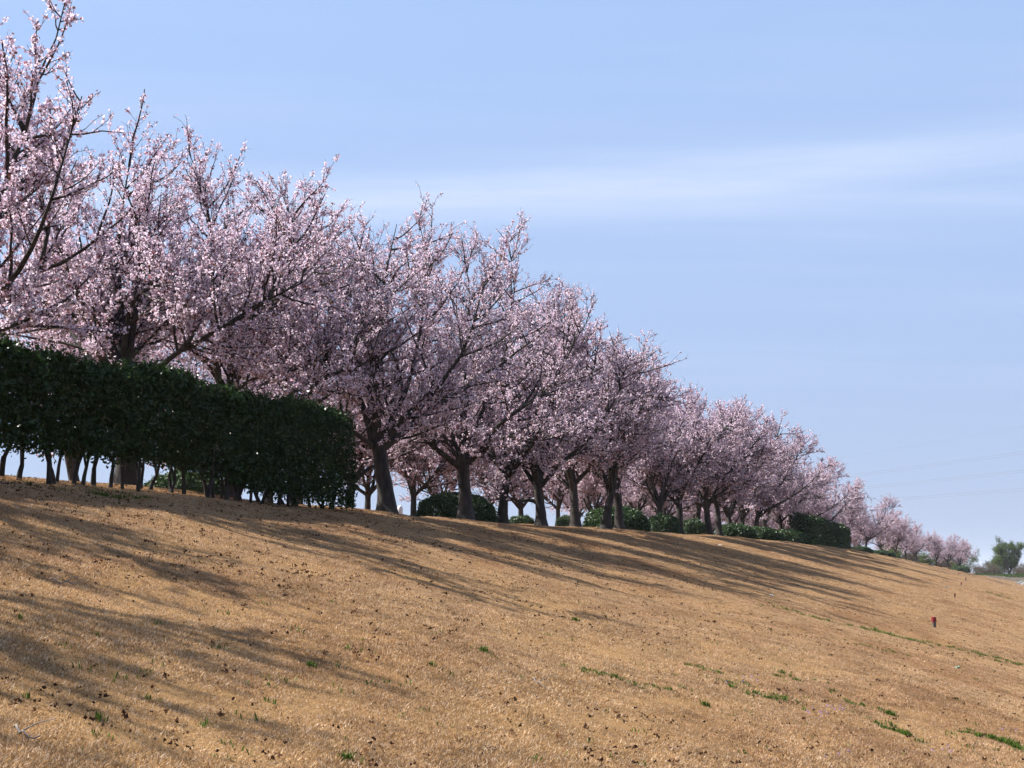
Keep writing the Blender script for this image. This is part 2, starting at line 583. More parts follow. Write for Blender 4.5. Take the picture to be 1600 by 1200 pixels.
# dry lawn: one tile of short dead blades set over the whole visible slope
def build_lawn():
    rng = np.random.default_rng(11)
    n = 15000
    rad = 0.78 * np.sqrt(rng.uniform(0, 1, n))
    keep = rng.uniform(0, 1, n) < np.clip((0.80 - rad) / 0.22, 0.15, 1)
    rad = rad[keep]
    n = len(rad)
    th = rng.uniform(0, 2 * math.pi, n)
    B = np.stack([rad * np.cos(th), rad * np.sin(th), np.full(n, -0.004)], 1)
    lump = 0.5 + 0.5 * np.sin(B[:, 0] * 17 + 2) * np.sin(B[:, 1] * 15 + 1) + 0.35 * np.sin(B[:, 0] * 41) * np.sin(B[:, 1] * 37 + 3)
    h = rng.uniform(0.010, 0.025, n) * (0.75 + 0.5 * lump)
    lean = rng.uniform(0.2, 1.5, n) * h
    la = rng.uniform(0, 2 * math.pi, n)
    tip = B + np.stack([lean * np.cos(la), lean * np.sin(la), h], 1)
    wa = rng.uniform(0, 2 * math.pi, n)
    wdir = np.stack([np.cos(wa), np.sin(wa), np.zeros(n)], 1) * rng.uniform(0.0018, 0.004, n)[:, None]
    V = np.stack([B - wdir, B + wdir, tip], 1).reshape(-1, 3)
    tint = np.repeat(np.clip(rng.normal(0.5, 0.30, n) + 0.12 * (lump - 0.5), 0, 1), 3)
    tile_me = mesh_np('dry_grass_tile', V, [np.arange(3 * n).reshape(-1, 3)], False, tint)
    tile_me.materials.append(M_DRY)
    tile = bpy.data.objects.new('dry_grass_tile', tile_me)       # source of the instances, not in the scene itself
    pts, rot, scl = [], [], []

    def cover(d0, d1, step, scale):
        for d in np.arange(d0, d1, step):
            for p in np.arange(-3.0, 24.0, step):
                dd, pp = d + rng.uniform(-.3, .3) * step, p + rng.uniform(-.3, .3) * step
                x = float(crest_x(dd)) + pp / COS_L
                z = float(ground_z(x, dd))
                if dd < 3:
                    continue
                px, py = project((x, dd, z))
                if not (-260 < px < 1860 and py < 1330):
                    continue
                e = 0.5
                gx = float(ground_z(x + e, dd) - ground_z(x - e, dd)) / (2 * e)
                gy = float(ground_z(x, dd + e) - ground_z(x, dd - e)) / (2 * e)
                nrm = Vector((-gx, -gy, 1)).normalized()
                q = Vector((0, 0, 1)).rotation_difference(nrm)
                m = q.to_matrix() @ Matrix.Rotation(rng.uniform(0, 6.283), 3, 'Z')
                pts.append((x, dd, z))
                rot.append(tuple(m.to_euler()))
                scl.append(scale * rng.uniform(0.9, 1.12))
    cover(4, 46, 0.86, 1.0)
    cover(46, 120, 1.3, 1.5)
    cover(120, 330, 2.6, 3.0)
    me = bpy.data.meshes.new('dry_grass')
    me.from_pydata(pts, [], [])
    a = me.attributes.new('rot', 'FLOAT_VECTOR', 'POINT')
    a.data.foreach_set('vector', np.array(rot, np.float32).ravel())
    a = me.attributes.new('scl', 'FLOAT', 'POINT')
    a.data.foreach_set('value', np.array(scl, np.float32))
    o = link('dry_grass', me)
    ng = bpy.data.node_groups.new('dry_grass_nodes', 'GeometryNodeTree')
    ng.interface.new_socket('Geometry', in_out='INPUT', socket_type='NodeSocketGeometry')
    ng.interface.new_socket('Geometry', in_out='OUTPUT', socket_type='NodeSocketGeometry')
    gi, go = ng.nodes.new('NodeGroupInput'), ng.nodes.new('NodeGroupOutput')
    inst = ng.nodes.new('GeometryNodeInstanceOnPoints')
    oi = ng.nodes.new('GeometryNodeObjectInfo')
    oi.inputs['Object'].default_value = tile
    oi.inputs['As Instance'].default_value = True
    nr = ng.nodes.new('GeometryNodeInputNamedAttribute')
    nr.data_type = 'FLOAT_VECTOR'
    nr.inputs['Name'].default_value = 'rot'
    ns = ng.nodes.new('GeometryNodeInputNamedAttribute')
    ns.data_type = 'FLOAT'
    ns.inputs['Name'].default_value = 'scl'
    ng.links.new(gi.outputs[0], inst.inputs['Points'])
    ng.links.new(oi.outputs['Geometry'], inst.inputs['Instance'])
    ng.links.new(nr.outputs['Attribute'], inst.inputs['Rotation'])
    ng.links.new(ns.outputs['Attribute'], inst.inputs['Scale'])
    ng.links.new(inst.outputs[0], go.inputs[0])
    md = o.modifiers.new('lawn', 'NODES')
    md.node_group = ng
    tag(o, 'short dry tan grass covering the embankment slope', 'grass', kind='stuff')


build_lawn()


# ------------------------------------------------------------------ cherry trees
def grow(S, D, L, m, trop, bend, rng):
    """batch of curved shoots: starts S, directions D, lengths L -> (N,m,3)"""
    P = np.empty((len(S), m, 3))
    P[:, 0] = S
    d = unit(D)
    step = (L / (m - 1))[:, None]
    for i in range(1, m):
        d = unit(d + np.array([0, 0, trop]) + rng.normal(size=d.shape) * bend)
        P[:, i] = P[:, i - 1] + d * step
    return P


def along(P, idx, t):
    m = P.shape[1]
    f = np.clip(t, 0, 0.9999) * (m - 1)
    i = f.astype(int)
    w = (f - i)[:, None]
    a, b = P[idx, i], P[idx, i + 1]
    return a * (1 - w) + b * w, unit(b - a)


def side_dirs(T, ang, rng, up=0.0):
    r = rng.normal(size=T.shape) + np.array([0, 0, up])
    r = unit(r - (r * T).sum(1, keepdims=True) * T)
    return unit(T * np.cos(ang)[:, None] + r * np.sin(ang)[:, None])


def lengths(P):
    return np.linalg.norm(P[:, 1:] - P[:, :-1], axis=2).sum(1)


def resample(pts, m):
    pts = np.asarray(pts, float)
    # smooth the corner points a little, then resample evenly
    s = np.concatenate([[0], np.cumsum(np.linalg.norm(pts[1:] - pts[:-1], axis=1))])
    u = np.linspace(0, s[-1], 40)
    q = np.stack([np.interp(u, s, pts[:, k]) for k in range(3)], 1)
    for _ in range(4):
        q[1:-1] = (q[:-2] + 2 * q[1:-1] + q[2:]) / 4
    return q[np.linspace(0, 39, m).astype(int)]


def tree_meshes(name, seed, trunk_pts=None, trunk_r=0.17, fork=1.9, guides=(), n_limbs=6, height=6.8, spread=3.6,
                clusters=14000, per=4, flower=0.046, dens=1.0, lean=(0, 0), leafy=False, limb_az=None, twig_r=1.35):
    """returns (trunk mesh, [limb meshes], crown mesh) in the tree's own space, base at the origin"""
    rng = np.random.default_rng(seed)
    # trunk
    if trunk_pts is None:
        trunk_pts = [(0, 0, -0.12), (lean[0] * .15, lean[1] * .15, 0.35), (lean[0] * .4, lean[1] * .4, fork * .55), (lean[0], lean[1], fork)]
    tp = resample(trunk_pts, 12)
    tt = np.linspace(0, 1, 12)
    tr = trunk_r * (1.0 - 0.22 * tt + 1.0 * np.exp(-tt * 8))
    lead = unit(tp[-1] - tp[-3])
    top = tp[-1]
    tp_in = tp
    tp = np.concatenate([tp, [top + lead * .14, top + lead * .30, top + lead * .48, top + lead * .60]])
    tr = np.concatenate([tr, tr[-1] * np.array([.88, .66, .40, .02])])
    NT = len(tp)
    tt = np.concatenate([tt, [1, 1, 1, 1]])
    TV, TF = tubes(tp[None], tr[None], 14)
    cz = TV.reshape(NT, 14, 3)
    cen = tp[:, None, :]
    a = np.arange(14) * 2 * math.pi / 14
    wob = 1 + 0.10 * np.sin(3 * a + seed)[None] * np.exp(-tt * 3)[:, None] + 0.05 * np.sin(5 * a + 1.3 * seed)[None] + rng.normal(0, 0.025, (NT, 14))
    TV = (cen + (cz - cen) * wob[:, :, None]).reshape(-1, 3)
    trunk_me = mesh_np(name + '_trunk', TV, [TF], True)
    tp = tp_in
    # limbs
    ML = 12
    LP, LR = [], []
    for g in guides:
        pts, r0 = g
        LP.append(resample(pts, ML))
        LR.append(r0)
    k = max(0, n_limbs - len(guides))
    az0 = rng.uniform(0, 6.283)
    for i in range(k):
        az = (az0 + i * 2 * math.pi / max(k, 1) + rng.normal(0, .25)) if limb_az is None else limb_az[i % len(limb_az)]
        inc = rng.uniform(0.35, 1.0) if i else 0.15
        d = np.array([[math.cos(az) * math.sin(inc), math.sin(az) * math.sin(inc), math.cos(inc)]])
        reach = (height - fork) * rng.uniform(0.78, 1.0) / max(0.72, math.cos(inc * 0.7))
        reach = min(reach, spread * 1.35 / max(0.2, math.sin(inc)) if inc > .6 else reach)
        s = tp[rng.integers(9, 12)]
        LP.append(grow(s[None], d, np.array([reach]), ML, 0.035, 0.10, rng)[0])
        LR.append(trunk_r * rng.uniform(0.42, 0.6))
    LP = np.array(LP)
    nl = len(LP)
    lr = np.array(LR)
    t = np.linspace(0, 1, ML)
    LRad = lr[:, None] * 1.1 * (1 - 0.97 * t ** 0.72)[None] + 0.005

    def radial(Pt):
        q = (Pt - np.array([top[0], top[1], fork + 0.45 * (height - fork)])) / np.array([spread, spread, 0.62 * (height - fork)])
        return np.linalg.norm(q, axis=-1)
    # second order
    n2 = rng.poisson(np.maximum(lengths(LP) * 4.6 * dens, 3))
    i2 = np.repeat(np.arange(nl), n2)
    t2 = rng.uniform(0.02, 1.0, len(i2)) ** 0.75
    S, T = along(LP, i2, t2)
    L2 = rng.uniform(0.9, 2.3, len(i2)) * (1.2 - 0.5 * t2) * np.clip(1.6 - 0.65 * radial(S), 0.45, 1.1)
    D = side_dirs(T, rng.uniform(0.55, 1.15, len(i2)), rng, 0.25)
    P2 = grow(S, D, L2, 6, 0.06, 0.14, rng)
    ok = P2[:, -1, 2] > fork * 0.55
    P2, i2, L2 = P2[ok], i2[ok], L2[ok]
    R2 = np.clip(0.015 * L2 + 0.005, 0.010, 0.040)
    # third order
    n3 = rng.poisson(np.maximum(L2 * 6.0 * dens, 1.5))
    j3 = np.repeat(np.arange(len(P2)), n3)
    t3 = rng.uniform(0.12, 1.0, len(j3))
    S, T = along(P2, j3, t3)
    L3 = rng.uniform(0.3, 0.95, len(j3)) * (1.1 - 0.45 * t3) * np.clip(1.7 - 0.75 * radial(S), 0.4, 1.15)
    up_shoot = rng.uniform(0, 1, len(j3)) < 0.05
    L3[up_shoot] *= 1.5
    D = side_dirs(T, rng.uniform(0.4, 1.0, len(j3)), rng, 0.3)
    P3 = grow(S, D, L3, 4, 0.15, 0.14, rng)
    i3 = i2[j3]
    # fourth order twigs
    n4 = rng.poisson(np.maximum(L3 * 5.0 * dens, 0.5))
    j4 = np.repeat(np.arange(len(P3)), n4)
    t4 = rng.uniform(0.15, 1.0, len(j4))
    S, T = along(P3, j4, t4)
    L4 = rng.uniform(0.10, 0.34, len(j4))
    D = side_dirs(T, rng.uniform(0.4, 1.0, len(j4)), rng, 0.25)
    P4 = grow(S, D, L4, 2, 0.12, 0.12, rng)
    i4 = i3[j4]
    limb_meshes = []
    for q in range(nl):
        b = Bag()
        b.add(*tubes(LP[q:q + 1], LRad[q:q + 1], 8))
        for P, ii, r0, kk in ((P2, i2, R2, 5), (P3, i3, None, 3), (P4, i4, None, 3)):
            mk = ii == q
            if not mk.any():
                continue
            Pq = P[mk]
            m = P.shape[1]
            tt = np.linspace(0, 1, m)
            if r0 is not None:
                rr = r0[mk][:, None] * (1 - 0.75 * tt)[None]
            elif m == 4:
                rr = np.tile(0.0062 * twig_r * (1 - 0.6 * tt), (len(Pq), 1))
            else:
                rr = np.tile(0.0036 * twig_r * (1 - 0.5 * tt), (len(Pq), 1))
            b.add(*tubes(Pq, rr, kk))
        limb_meshes.append(b.mesh(name + '_limb'))
    # blossom clusters along the fine wood
    l2, l3, l4 = lengths(P2) * 0.9, lengths(P3), lengths(P4)
    tot = np.array([l2.sum(), l3.sum(), l4.sum() * 1.25])
    cnt = (clusters * tot / tot.sum()).astype(int)
    C = []
    for P, l, c, t0, t1 in ((P2, l2, cnt[0], 0.25, 1.0), (P3, l3, cnt[1], 0.0, 0.93), (P4, l4, cnt[2], 0.05, 0.95)):
        idx = rng.choice(len(P), c, p=l / l.sum())
        q, _ = along(P, idx, rng.uniform(t0, t1, c))
        C.append(q)
    C = np.concatenate(C) + rng.normal(0, 0.018, (sum(cnt), 3)) * 0.6
    # loose gaps: thin blossom in patches
    ph = rng.uniform(0, 6.28, 6)
    dens_f = (np.sin(C[:, 0] * 2.3 + ph[0]) * np.sin(C[:, 1] * 2.1 + ph[1]) * np.sin(C[:, 2] * 2.6 + ph[2])
              + 0.6 * np.sin(C[:, 0] * 5.3 + ph[3]) * np.sin(C[:, 1] * 4.9 + ph[4]) * np.sin(C[:, 2] * 5.5 + ph[5]))
    C = C[rng.uniform(0, 1, len(C)) < np.clip(0.88 + 0.6 * dens_f, 0.35, 1)]
    ctint = rng.uniform(0, 1, len(C))
    ctint_base = rng.normal(0, 0.08, len(C))
    N = len(C)
    F0 = np.repeat(C, per, 0) + rng.normal(0, 0.023, (N * per, 3))
    V, Fq = petals(F0, flower, rng)
    tint = np.clip(rng.uniform(0.05, 0.80, N * per) + np.repeat(ctint_base, per), 0, 0.79)
    special = rng.uniform(0, 1, N * per)
    thr = 0.15 if not leafy else 0.52
    budd = special < thr
    tint[budd] = rng.uniform(0.86 if not leafy else 0.74, 1.0, budd.sum())
    crown_me = mesh_np(name + '_crown', V, [Fq], False, np.repeat(tint, 4))
    return trunk_me, limb_meshes, crown_me


def place_tree(meshes, base, label, group, leafy=False, rz=0.0, sc=1.0, limb_labels=None, name='cherry_tree'):
    trunk_me, limbs, crown_me = meshes
    e = link(name, None, loc=tuple(base))
    e.rotation_euler = (0, 0, rz)
    e.scale = (sc, sc, sc)
    e.empty_display_size = 0.3
    tag(e, label, 'tree', group)
    link('trunk', trunk_me, M_BARK, e)
    for lm in limbs:
        link('limb', lm, M_BARK, e)
    link('crown', crown_me, M_BLOSSOM_LEAFY if leafy else M_BLOSSOM, e)
    return e


def px_guide(base, d, pts, r0):
    """limb through points given as (picture x, picture y, metres nearer or farther)"""
    return [at_depth(x, y, d + dd) - base for x, y, dd in pts], r0


FRONT = 'cherry trees in the front row along the crest'
BACK = 'cherry trees in the rear row across the crest'

# ---- trees next to the tall hedge and just beyond it, each grown on its own
NEAR = []


def near_tree(px, p, seed, label, trunk_r, fork, guides, **kw):
    base = find_spot(px, p)
    d = base[1]
    gs = [px_guide(base, d, g, r) for g, r in guides]
    tops = kw.pop('trunk_px', None)
    tpts = None
    if tops:
        tpts = [np.array([0, 0, -0.15])] + [at_depth(x, y, d) - base for x, y in tops]
        fork = tpts[-1][2]
    ms = tree_meshes('near_tree_%d' % seed, seed, tpts, trunk_r, fork, gs, **kw)
    NEAR.append(place_tree(ms, base, label, FRONT))


near_tree(-190, -1.9, 21, 'tallest blossoming cherry tree, cut off by the frame edge behind the hedge', 0.19, 1.9, [
    ([(-60, 560, 0), (-20, 440, -.5), (0, 300, -.6), (45, 196, -.6), (66, 90, -.5), (98, 50, -.5), (101, 5, -.5)], 0.075),
    ([(-60, 540, 0), (-10, 480, .5), (60, 432, .9), (82, 330, 1.1), (120, 250, 1.3)], 0.08),
    ([(-60, 560, 0), (-70, 400, .2), (-60, 300, .4), (-40, 190, .5)], 0.09),
    ([(-60, 560, 0), (-10, 470, -.8), (40, 410, -1.6), (75, 330, -2.2), (128, 150, -2.3)], 0.07),
], n_limbs=4, height=5.4, spread=2.6, clusters=8500, dens=.8)

near_tree(196, -2.2, 22, 'cherry tree behind the hedge with a low horizontal limb reaching to the frame edge', 0.19, 1.8, [
    ([(190, 590, 0), (168, 515, -.2), (140, 494, -.5), (87, 493, -.8), (42, 490, -1.0), (-10, 500, -1.2)], 0.095),
    ([(192, 560, 0), (185, 505, .1), (165, 460, .2), (136, 432, .4), (120, 350, .5), (125, 285, .5)], 0.07),
    ([(192, 560, 0), (200, 490, -.3), (213, 460, -.5), (245, 445, -.9), (336, 442, -1.6)], 0.065),
    ([(192, 600, 0), (190, 487, .2), (182, 417, .3), (190, 330, .3), (205, 240, .4)], 0.10),
    ([(200, 660, 0), (231, 589, -.6), (280, 547, -1.0), (350, 512, -1.5), (395, 477, -1.7), (472, 445, -2.0), (507, 410, -2.2)], 0.085),
], trunk_px=[(197, 720), (192, 640), (192, 590)], n_limbs=8, height=6.7, spread=3.6, clusters=19500)

near_tree(362, -2.3, 23, 'cherry tree behind the hedge whose dark trunk forks like a trident above it', 0.17, 2.0, [
    ([(360, 620, 0), (360, 515, .1), (343, 435, .2), (332, 400, .3), (322, 300, .3), (290, 228, .2)], 0.095),
    ([(352, 616, 0), (346, 596, 0), (315, 557, -.3), (287, 540, -.5), (259, 508, -.7), (240, 420, -.8)], 0.085),
    ([(362, 625, 0), (371, 606, -.1), (402, 589, -.6), (448, 582, -1.1), (504, 561, -1.6)], 0.06),
    ([(362, 615, 0), (385, 540, .4), (425, 470, .8), (450, 400, 1.0), (425, 305, .9)], 0.075),
    ([(360, 560, 0), (390, 500, -.6), (440, 450, -1.2), (458, 400, -1.5), (460, 330, -1.6)], 0.07),
], trunk_px=[(362, 720), (362, 660), (361, 620)], n_limbs=7, height=6.6, spread=3.3, clusters=18500)

near_tree(462, -2.6, 24, 'cherry tree with dark bent trunk showing over the far half of the hedge', 0.15, 2.0, [
    ([(455, 640, 0), (448, 600, .1), (455, 540, .3), (470, 470, .4), (500, 380, .5), (505, 335, .5)], 0.085),
    ([(456, 640, 0), (490, 600, -.4), (530, 580, -.8), (575, 570, -1.3), (600, 500, -1.5)], 0.07),
    ([(455, 630, 0), (430, 560, .6), (410, 480, 1.1), (420, 380, 1.3)], 0.07),
], trunk_px=[(462, 730), (458, 680), (455, 640)], n_limbs=7, height=6.3, spread=3.2, clusters=16500)

near_tree(606, -0.7, 25, 'cherry tree with thick flared trunk just past the end of the tall hedge', 0.22, 1.7, [
    ([(584, 700, 0), (580, 682, 0), (570, 641, .1), (556, 608, .2), (546, 540, .4), (540, 420, .5)], 0.10),
    ([(598, 700, 0), (604, 680, 0), (624, 660, -.2), (655, 630, -.5), (690, 600, -.8), (730, 540, -1.1), (760, 430, -1.2)], 0.105),
    ([(588, 695, 0), (587, 630, .1), (590, 560, .2), (602, 430, .3), (620, 350, .3)], 0.11),
    ([(586, 700, 0), (560, 680, -.6), (520, 655, -1.2), (480, 600, -1.7), (470, 520, -1.9)], 0.07),
    ([(594, 690, 0), (640, 600, .8), (660, 500, 1.4), (670, 400, 1.6), (655, 352, 1.6)], 0.085),
], trunk_px=[(603, 770), (597, 735), (591, 690)], n_limbs=8, height=7.2, spread=3.7, clusters=19500)

near_tree(728, -0.7, 26, 'cherry tree with a straight dark trunk standing in front of the rounded bush', 0.20, 1.7, [
    ([(718, 728, 0), (712, 708, 0), (695, 688, -.3), (670, 684, -.5), (630, 680, -.9)], 0.05),
    ([(722, 722, 0), (722, 640, .1), (728, 560, .2), (735, 450, .3), (725, 405, .3)], 0.10),
    ([(732, 724, 0), (742, 714, 0), (767, 682, -.3), (781, 660, -.4), (822, 633, -.8), (864, 603, -1.1), (905, 520, -1.3), (925, 492, -1.3)], 0.085),
    ([(728, 715, 0), (750, 650, .5), (790, 560, .9), (805, 450, 1.2), (795, 378, 1.2)], 0.085),
    ([(722, 720, 0), (690, 640, .6), (670, 560, 1.2), (665, 470, 1.4)], 0.07),
    ([(730, 720, 0), (790, 680, -.9), (850, 690, -1.6), (900, 660, -2.2)], 0.05),
], trunk_px=[(727, 780), (724, 745), (724, 712)], n_limbs=8, height=7.3, spread=3.8, clusters=19500)

near_tree(845, -0.8, 27, 'cherry tree with a low bare limb stretching out at the trunk base', 0.185, 1.8, [
    ([(838, 785, 0), (831, 781, 0), (809, 783, -.2), (789, 774, -.4), (770, 768, -.6)], 0.07),
    ([(842, 765, 0), (820, 735, .1), (805, 700, .2), (790, 640, .4), (780, 560, .5)], 0.085),
    ([(842, 760, 0), (855, 700, .2), (868, 620, .3), (872, 520, .4), (862, 462, .4)], 0.09),
    ([(845, 760, 0), (880, 720, -.5), (920, 690, -.9), (965, 620, -1.3), (985, 550, -1.4)], 0.075),
], trunk_px=[(845, 800), (842, 775), (840, 752)], n_limbs=8, height=7.2, spread=3.7, clusters=17500)

# ---- shared shapes for the rest of the rows
PROTO = [tree_meshes('cherry_shape_%d' % s, 40 + s, trunk_r=0.17, fork=f, n_limbs=n, height=h, spread=sp, clusters=17000,
                     per=4, flower=0.052, lean=ln, twig_r=1.6)
         for s, (f, n, h, sp, ln) in enumerate([(1.7, 7, 6.8, 3.6, (0.1, 0.05)), (1.5, 6, 6.4, 3.8, (-0.25, 0.1)),
                                                (1.9, 7, 7.0, 3.4, (0.15, -0.2))])]
PROTO_LEAFY = tree_meshes('leafy_cherry_shape', 49, trunk_r=0.14, fork=1.5, n_limbs=6, height=5.6, spread=3.4, clusters=12000,
                          per=4, flower=0.05, leafy=True, twig_r=1.2)

front_list = [  # picture column of the trunk, offset from the crest, shape, scale, turn, label
    (783, -1.9, 2, 1.00, 0.4, 'slim-trunked cherry tree between the rounded bush and the tree with the low bare limb'),
    (899, -1.2, 0, 1.08, 2.1, 'cherry tree with a lone thin trunk just before the first large clipped bush'),
    (946, -1.0, 1, 1.10, 3.6, 'cherry tree leaning back, first of the crossing pair before the large clipped bush'),
    (968, -1.2, 2, 1.06, 5.2, 'upright cherry tree, second of the crossing pair before the large clipped bush'),
    (1062, -1.3, 0, 1.10, 0.9, 'cherry tree standing between two clipped bushes in mid row'),
    (1107, -0.9, 1, 1.12, 1.5, 'dark-trunked cherry tree, first of a close pair past the clipped bushes'),
    (1124, -1.0, 2, 1.04, 2.8, 'cherry tree, second of a close pair past the clipped bushes'),
    (1160, -2.4, 0, 1.08, 4.4, 'cherry tree rising behind the run of low dark shrubs'),
    (1200, -2.4, 1, 1.08, 0.2, 'cherry tree rising behind the far end of the low dark shrubs'),
    (1245, -2.6, 2, 1.03, 1.2, 'cherry tree rising behind the near end of the far box hedge'),
    (1285, -2.6, 0, 1.02, 3.1, 'cherry tree rising behind the middle of the far box hedge'),
    (1318, -2.2, 1, 0.92, 5.0, 'cherry tree rising over the far end of the far box hedge'),
    (1028, -1.9, 1, 1.05, 2.4, 'cherry tree rising between the large and the middle clipped bushes'),
    (1088, -2.0, 2, 1.00, 0.2, 'cherry tree right before the close pair of trunks past the clipped bushes'),
    (1143, -1.7, 1, 1.05, 5.7, 'front-row cherry tree right over the first low dark shrub'),
    (1180, -1.8, 2, 1.05, 1.1, 'front-row cherry tree right over the second low dark shrub'),
    (1222, -1.8, 0, 1.00, 2.0, 'front-row cherry tree right over the third low dark shrub'),
    (1265, -2.3, 1, 0.98, 3.5, 'cherry tree between the near end and the middle of the far box hedge'),
    (1352, -1.4, 2, 0.95, 0.7, 'first cherry tree beyond the far box hedge, beside two low shrubs'),
    (1378, -1.4, 0, 0.90, 2.2, 'second cherry tree beyond the far box hedge'),
    (1398, -1.4, 1, 0.90, 3.9, 'third cherry tree beyond the far box hedge'),
    (1415, -1.4, 2, 0.85, 5.6, 'fourth cherry tree beyond the far box hedge'),
    (1432, -1.4, 0, 0.85, 1.0, 'small far cherry tree, fourth from the far end of the row'),
    (1462, -1.2, 1, 0.85, 2.6, 'small far cherry tree, third from the far end of the row'),
    (1483, -1.2, 2, 0.90, 3.3, 'small far cherry tree, second from the far end of the row'),
    (1499, -1.2, 0, 0.90, 4.6, 'last small cherry tree at the far end of the row'),
]
for px, p, s, sc, rz, lab in front_list:
    b = find_spot(px, p)
    place_tree(PROTO[s], b, lab, FRONT, rz=rz, sc=sc)

place_tree(PROTO_LEAFY, spot(10.6, 0.3), 'cherry tree out beyond the frame edge that casts the lowest long shadow', FRONT, rz=1.3, sc=1.17)
place_tree(PROTO_LEAFY, spot(15.4, -1.5), 'cherry tree out beyond the frame edge that casts the second lowest shadow', FRONT, rz=2.2, sc=1.06)

back_list = [
    (120, -9.0, 1, .95, 0.5, False, 'rear-row cherry tree seen between the two hedge-side trunks nearest the frame edge'),
    (285, -9.0, 0, .95, 1.7, False, 'rear-row cherry tree behind the gap between the hedge-side trunks'),
    (420, -9.0, 2, .95, 2.9, False, 'rear-row cherry tree showing over the middle of the hedge'),
    (545, -6.0, 0, .92, 0.3, False, 'thin-trunked cherry tree right behind the end of the tall hedge'),
    (574, -11.0, 3, 1.05, 2.0, True, 'yellow-leafed cherry tree showing low between hedge end and flared trunk'),
    (646, -9.0, 3, 1.0, 4.1, True, 'small cherry tree with bronze young leaves beside the rounded bush'),
    (692, -9.5, 1, .85, 5.0, False, 'rear cherry tree rising out of the rounded bush'),
    (760, -9.0, 2, .9, 1.1, False, 'rear-row cherry tree hidden between the straight trunk and the slim trunk'),
    (815, -9.0, 0, .9, 3.4, False, 'rear-row cherry tree left of the trunk with the low bare limb'),
    (872, -9.0, 3, 1.0, 0.8, True, 'rear-row cherry tree left of the lone thin trunk'),
    (925, -9.0, 1, .9, 2.5, False, 'rear-row cherry tree behind the crossing pair of trunks'),
    (1000, -9.0, 2, .9, 4.0, False, 'rear-row cherry tree above the large clipped bush'),
    (1036, -9.0, 0, 1.05, 5.5, False, 'rear-row cherry tree above the middle clipped bush'),
    (1084, -9.0, 1, .9, 0.1, False, 'rear-row cherry tree above the smallest clipped bush'),
    (1140, -9.0, 2, .9, 1.9, False, 'rear-row cherry tree above the first low dark shrub'),
    (1185, -9.0, 0, .9, 3.0, False, 'rear-row cherry tree above the second low dark shrub'),
    (1230, -9.0, 3, 1.1, 4.9, True, 'rear-row cherry tree above the third low dark shrub'),
    (905, -13.5, 0, .95, 1.4, False, 'rearmost cherry tree seen low behind the lone thin trunk'),
    (985, -13.5, 1, .95, 2.2, False, 'rearmost cherry tree seen low over the large clipped bush'),
    (1055, -13.5, 2, .95, 4.2, False, 'rearmost cherry tree seen low over the middle clipped bush'),
    (1110, -13.5, 0, .95, 5.2, False, 'rearmost cherry tree seen low behind the close pair of trunks'),
    (1165, -13.5, 1, .95, 0.6, False, 'rearmost cherry tree seen low over the first low dark shrub'),
    (1210, -13.5, 2, .95, 3.7, False, 'rearmost cherry tree seen low over the second low dark shrub'),
    (1340, -9.0, 3, 1.15, 0.9, True, 'pale yellowish-topped cherry tree just past the far box hedge'),
    (1390, -9.0, 1, .9, 2.7, False, 'rear-row cherry tree farthest along the crest'),
]
for px, p, s, sc, rz, lf, lab in back_list:
    b = find_spot(px, p)
    place_tree(PROTO_LEAFY if s == 3 else PROTO[s], b, lab, BACK, leafy=lf, rz=rz, sc=sc)


# ------------------------------------------------------------------ hedges and clipped bushes
def leaf_cloud(C, size, rng, mat, name, aspect=0.5, bias=None, lo=0.0, hi=1.0):
    V, F = petals(C, size, rng, 0.18, aspect, bias)
    t = np.repeat(np.clip(rng.beta(2, 3, len(C)), lo, hi), 4)
    me = mesh_np(name, V, [F], False, t)
    me.materials.append(mat)
    return me


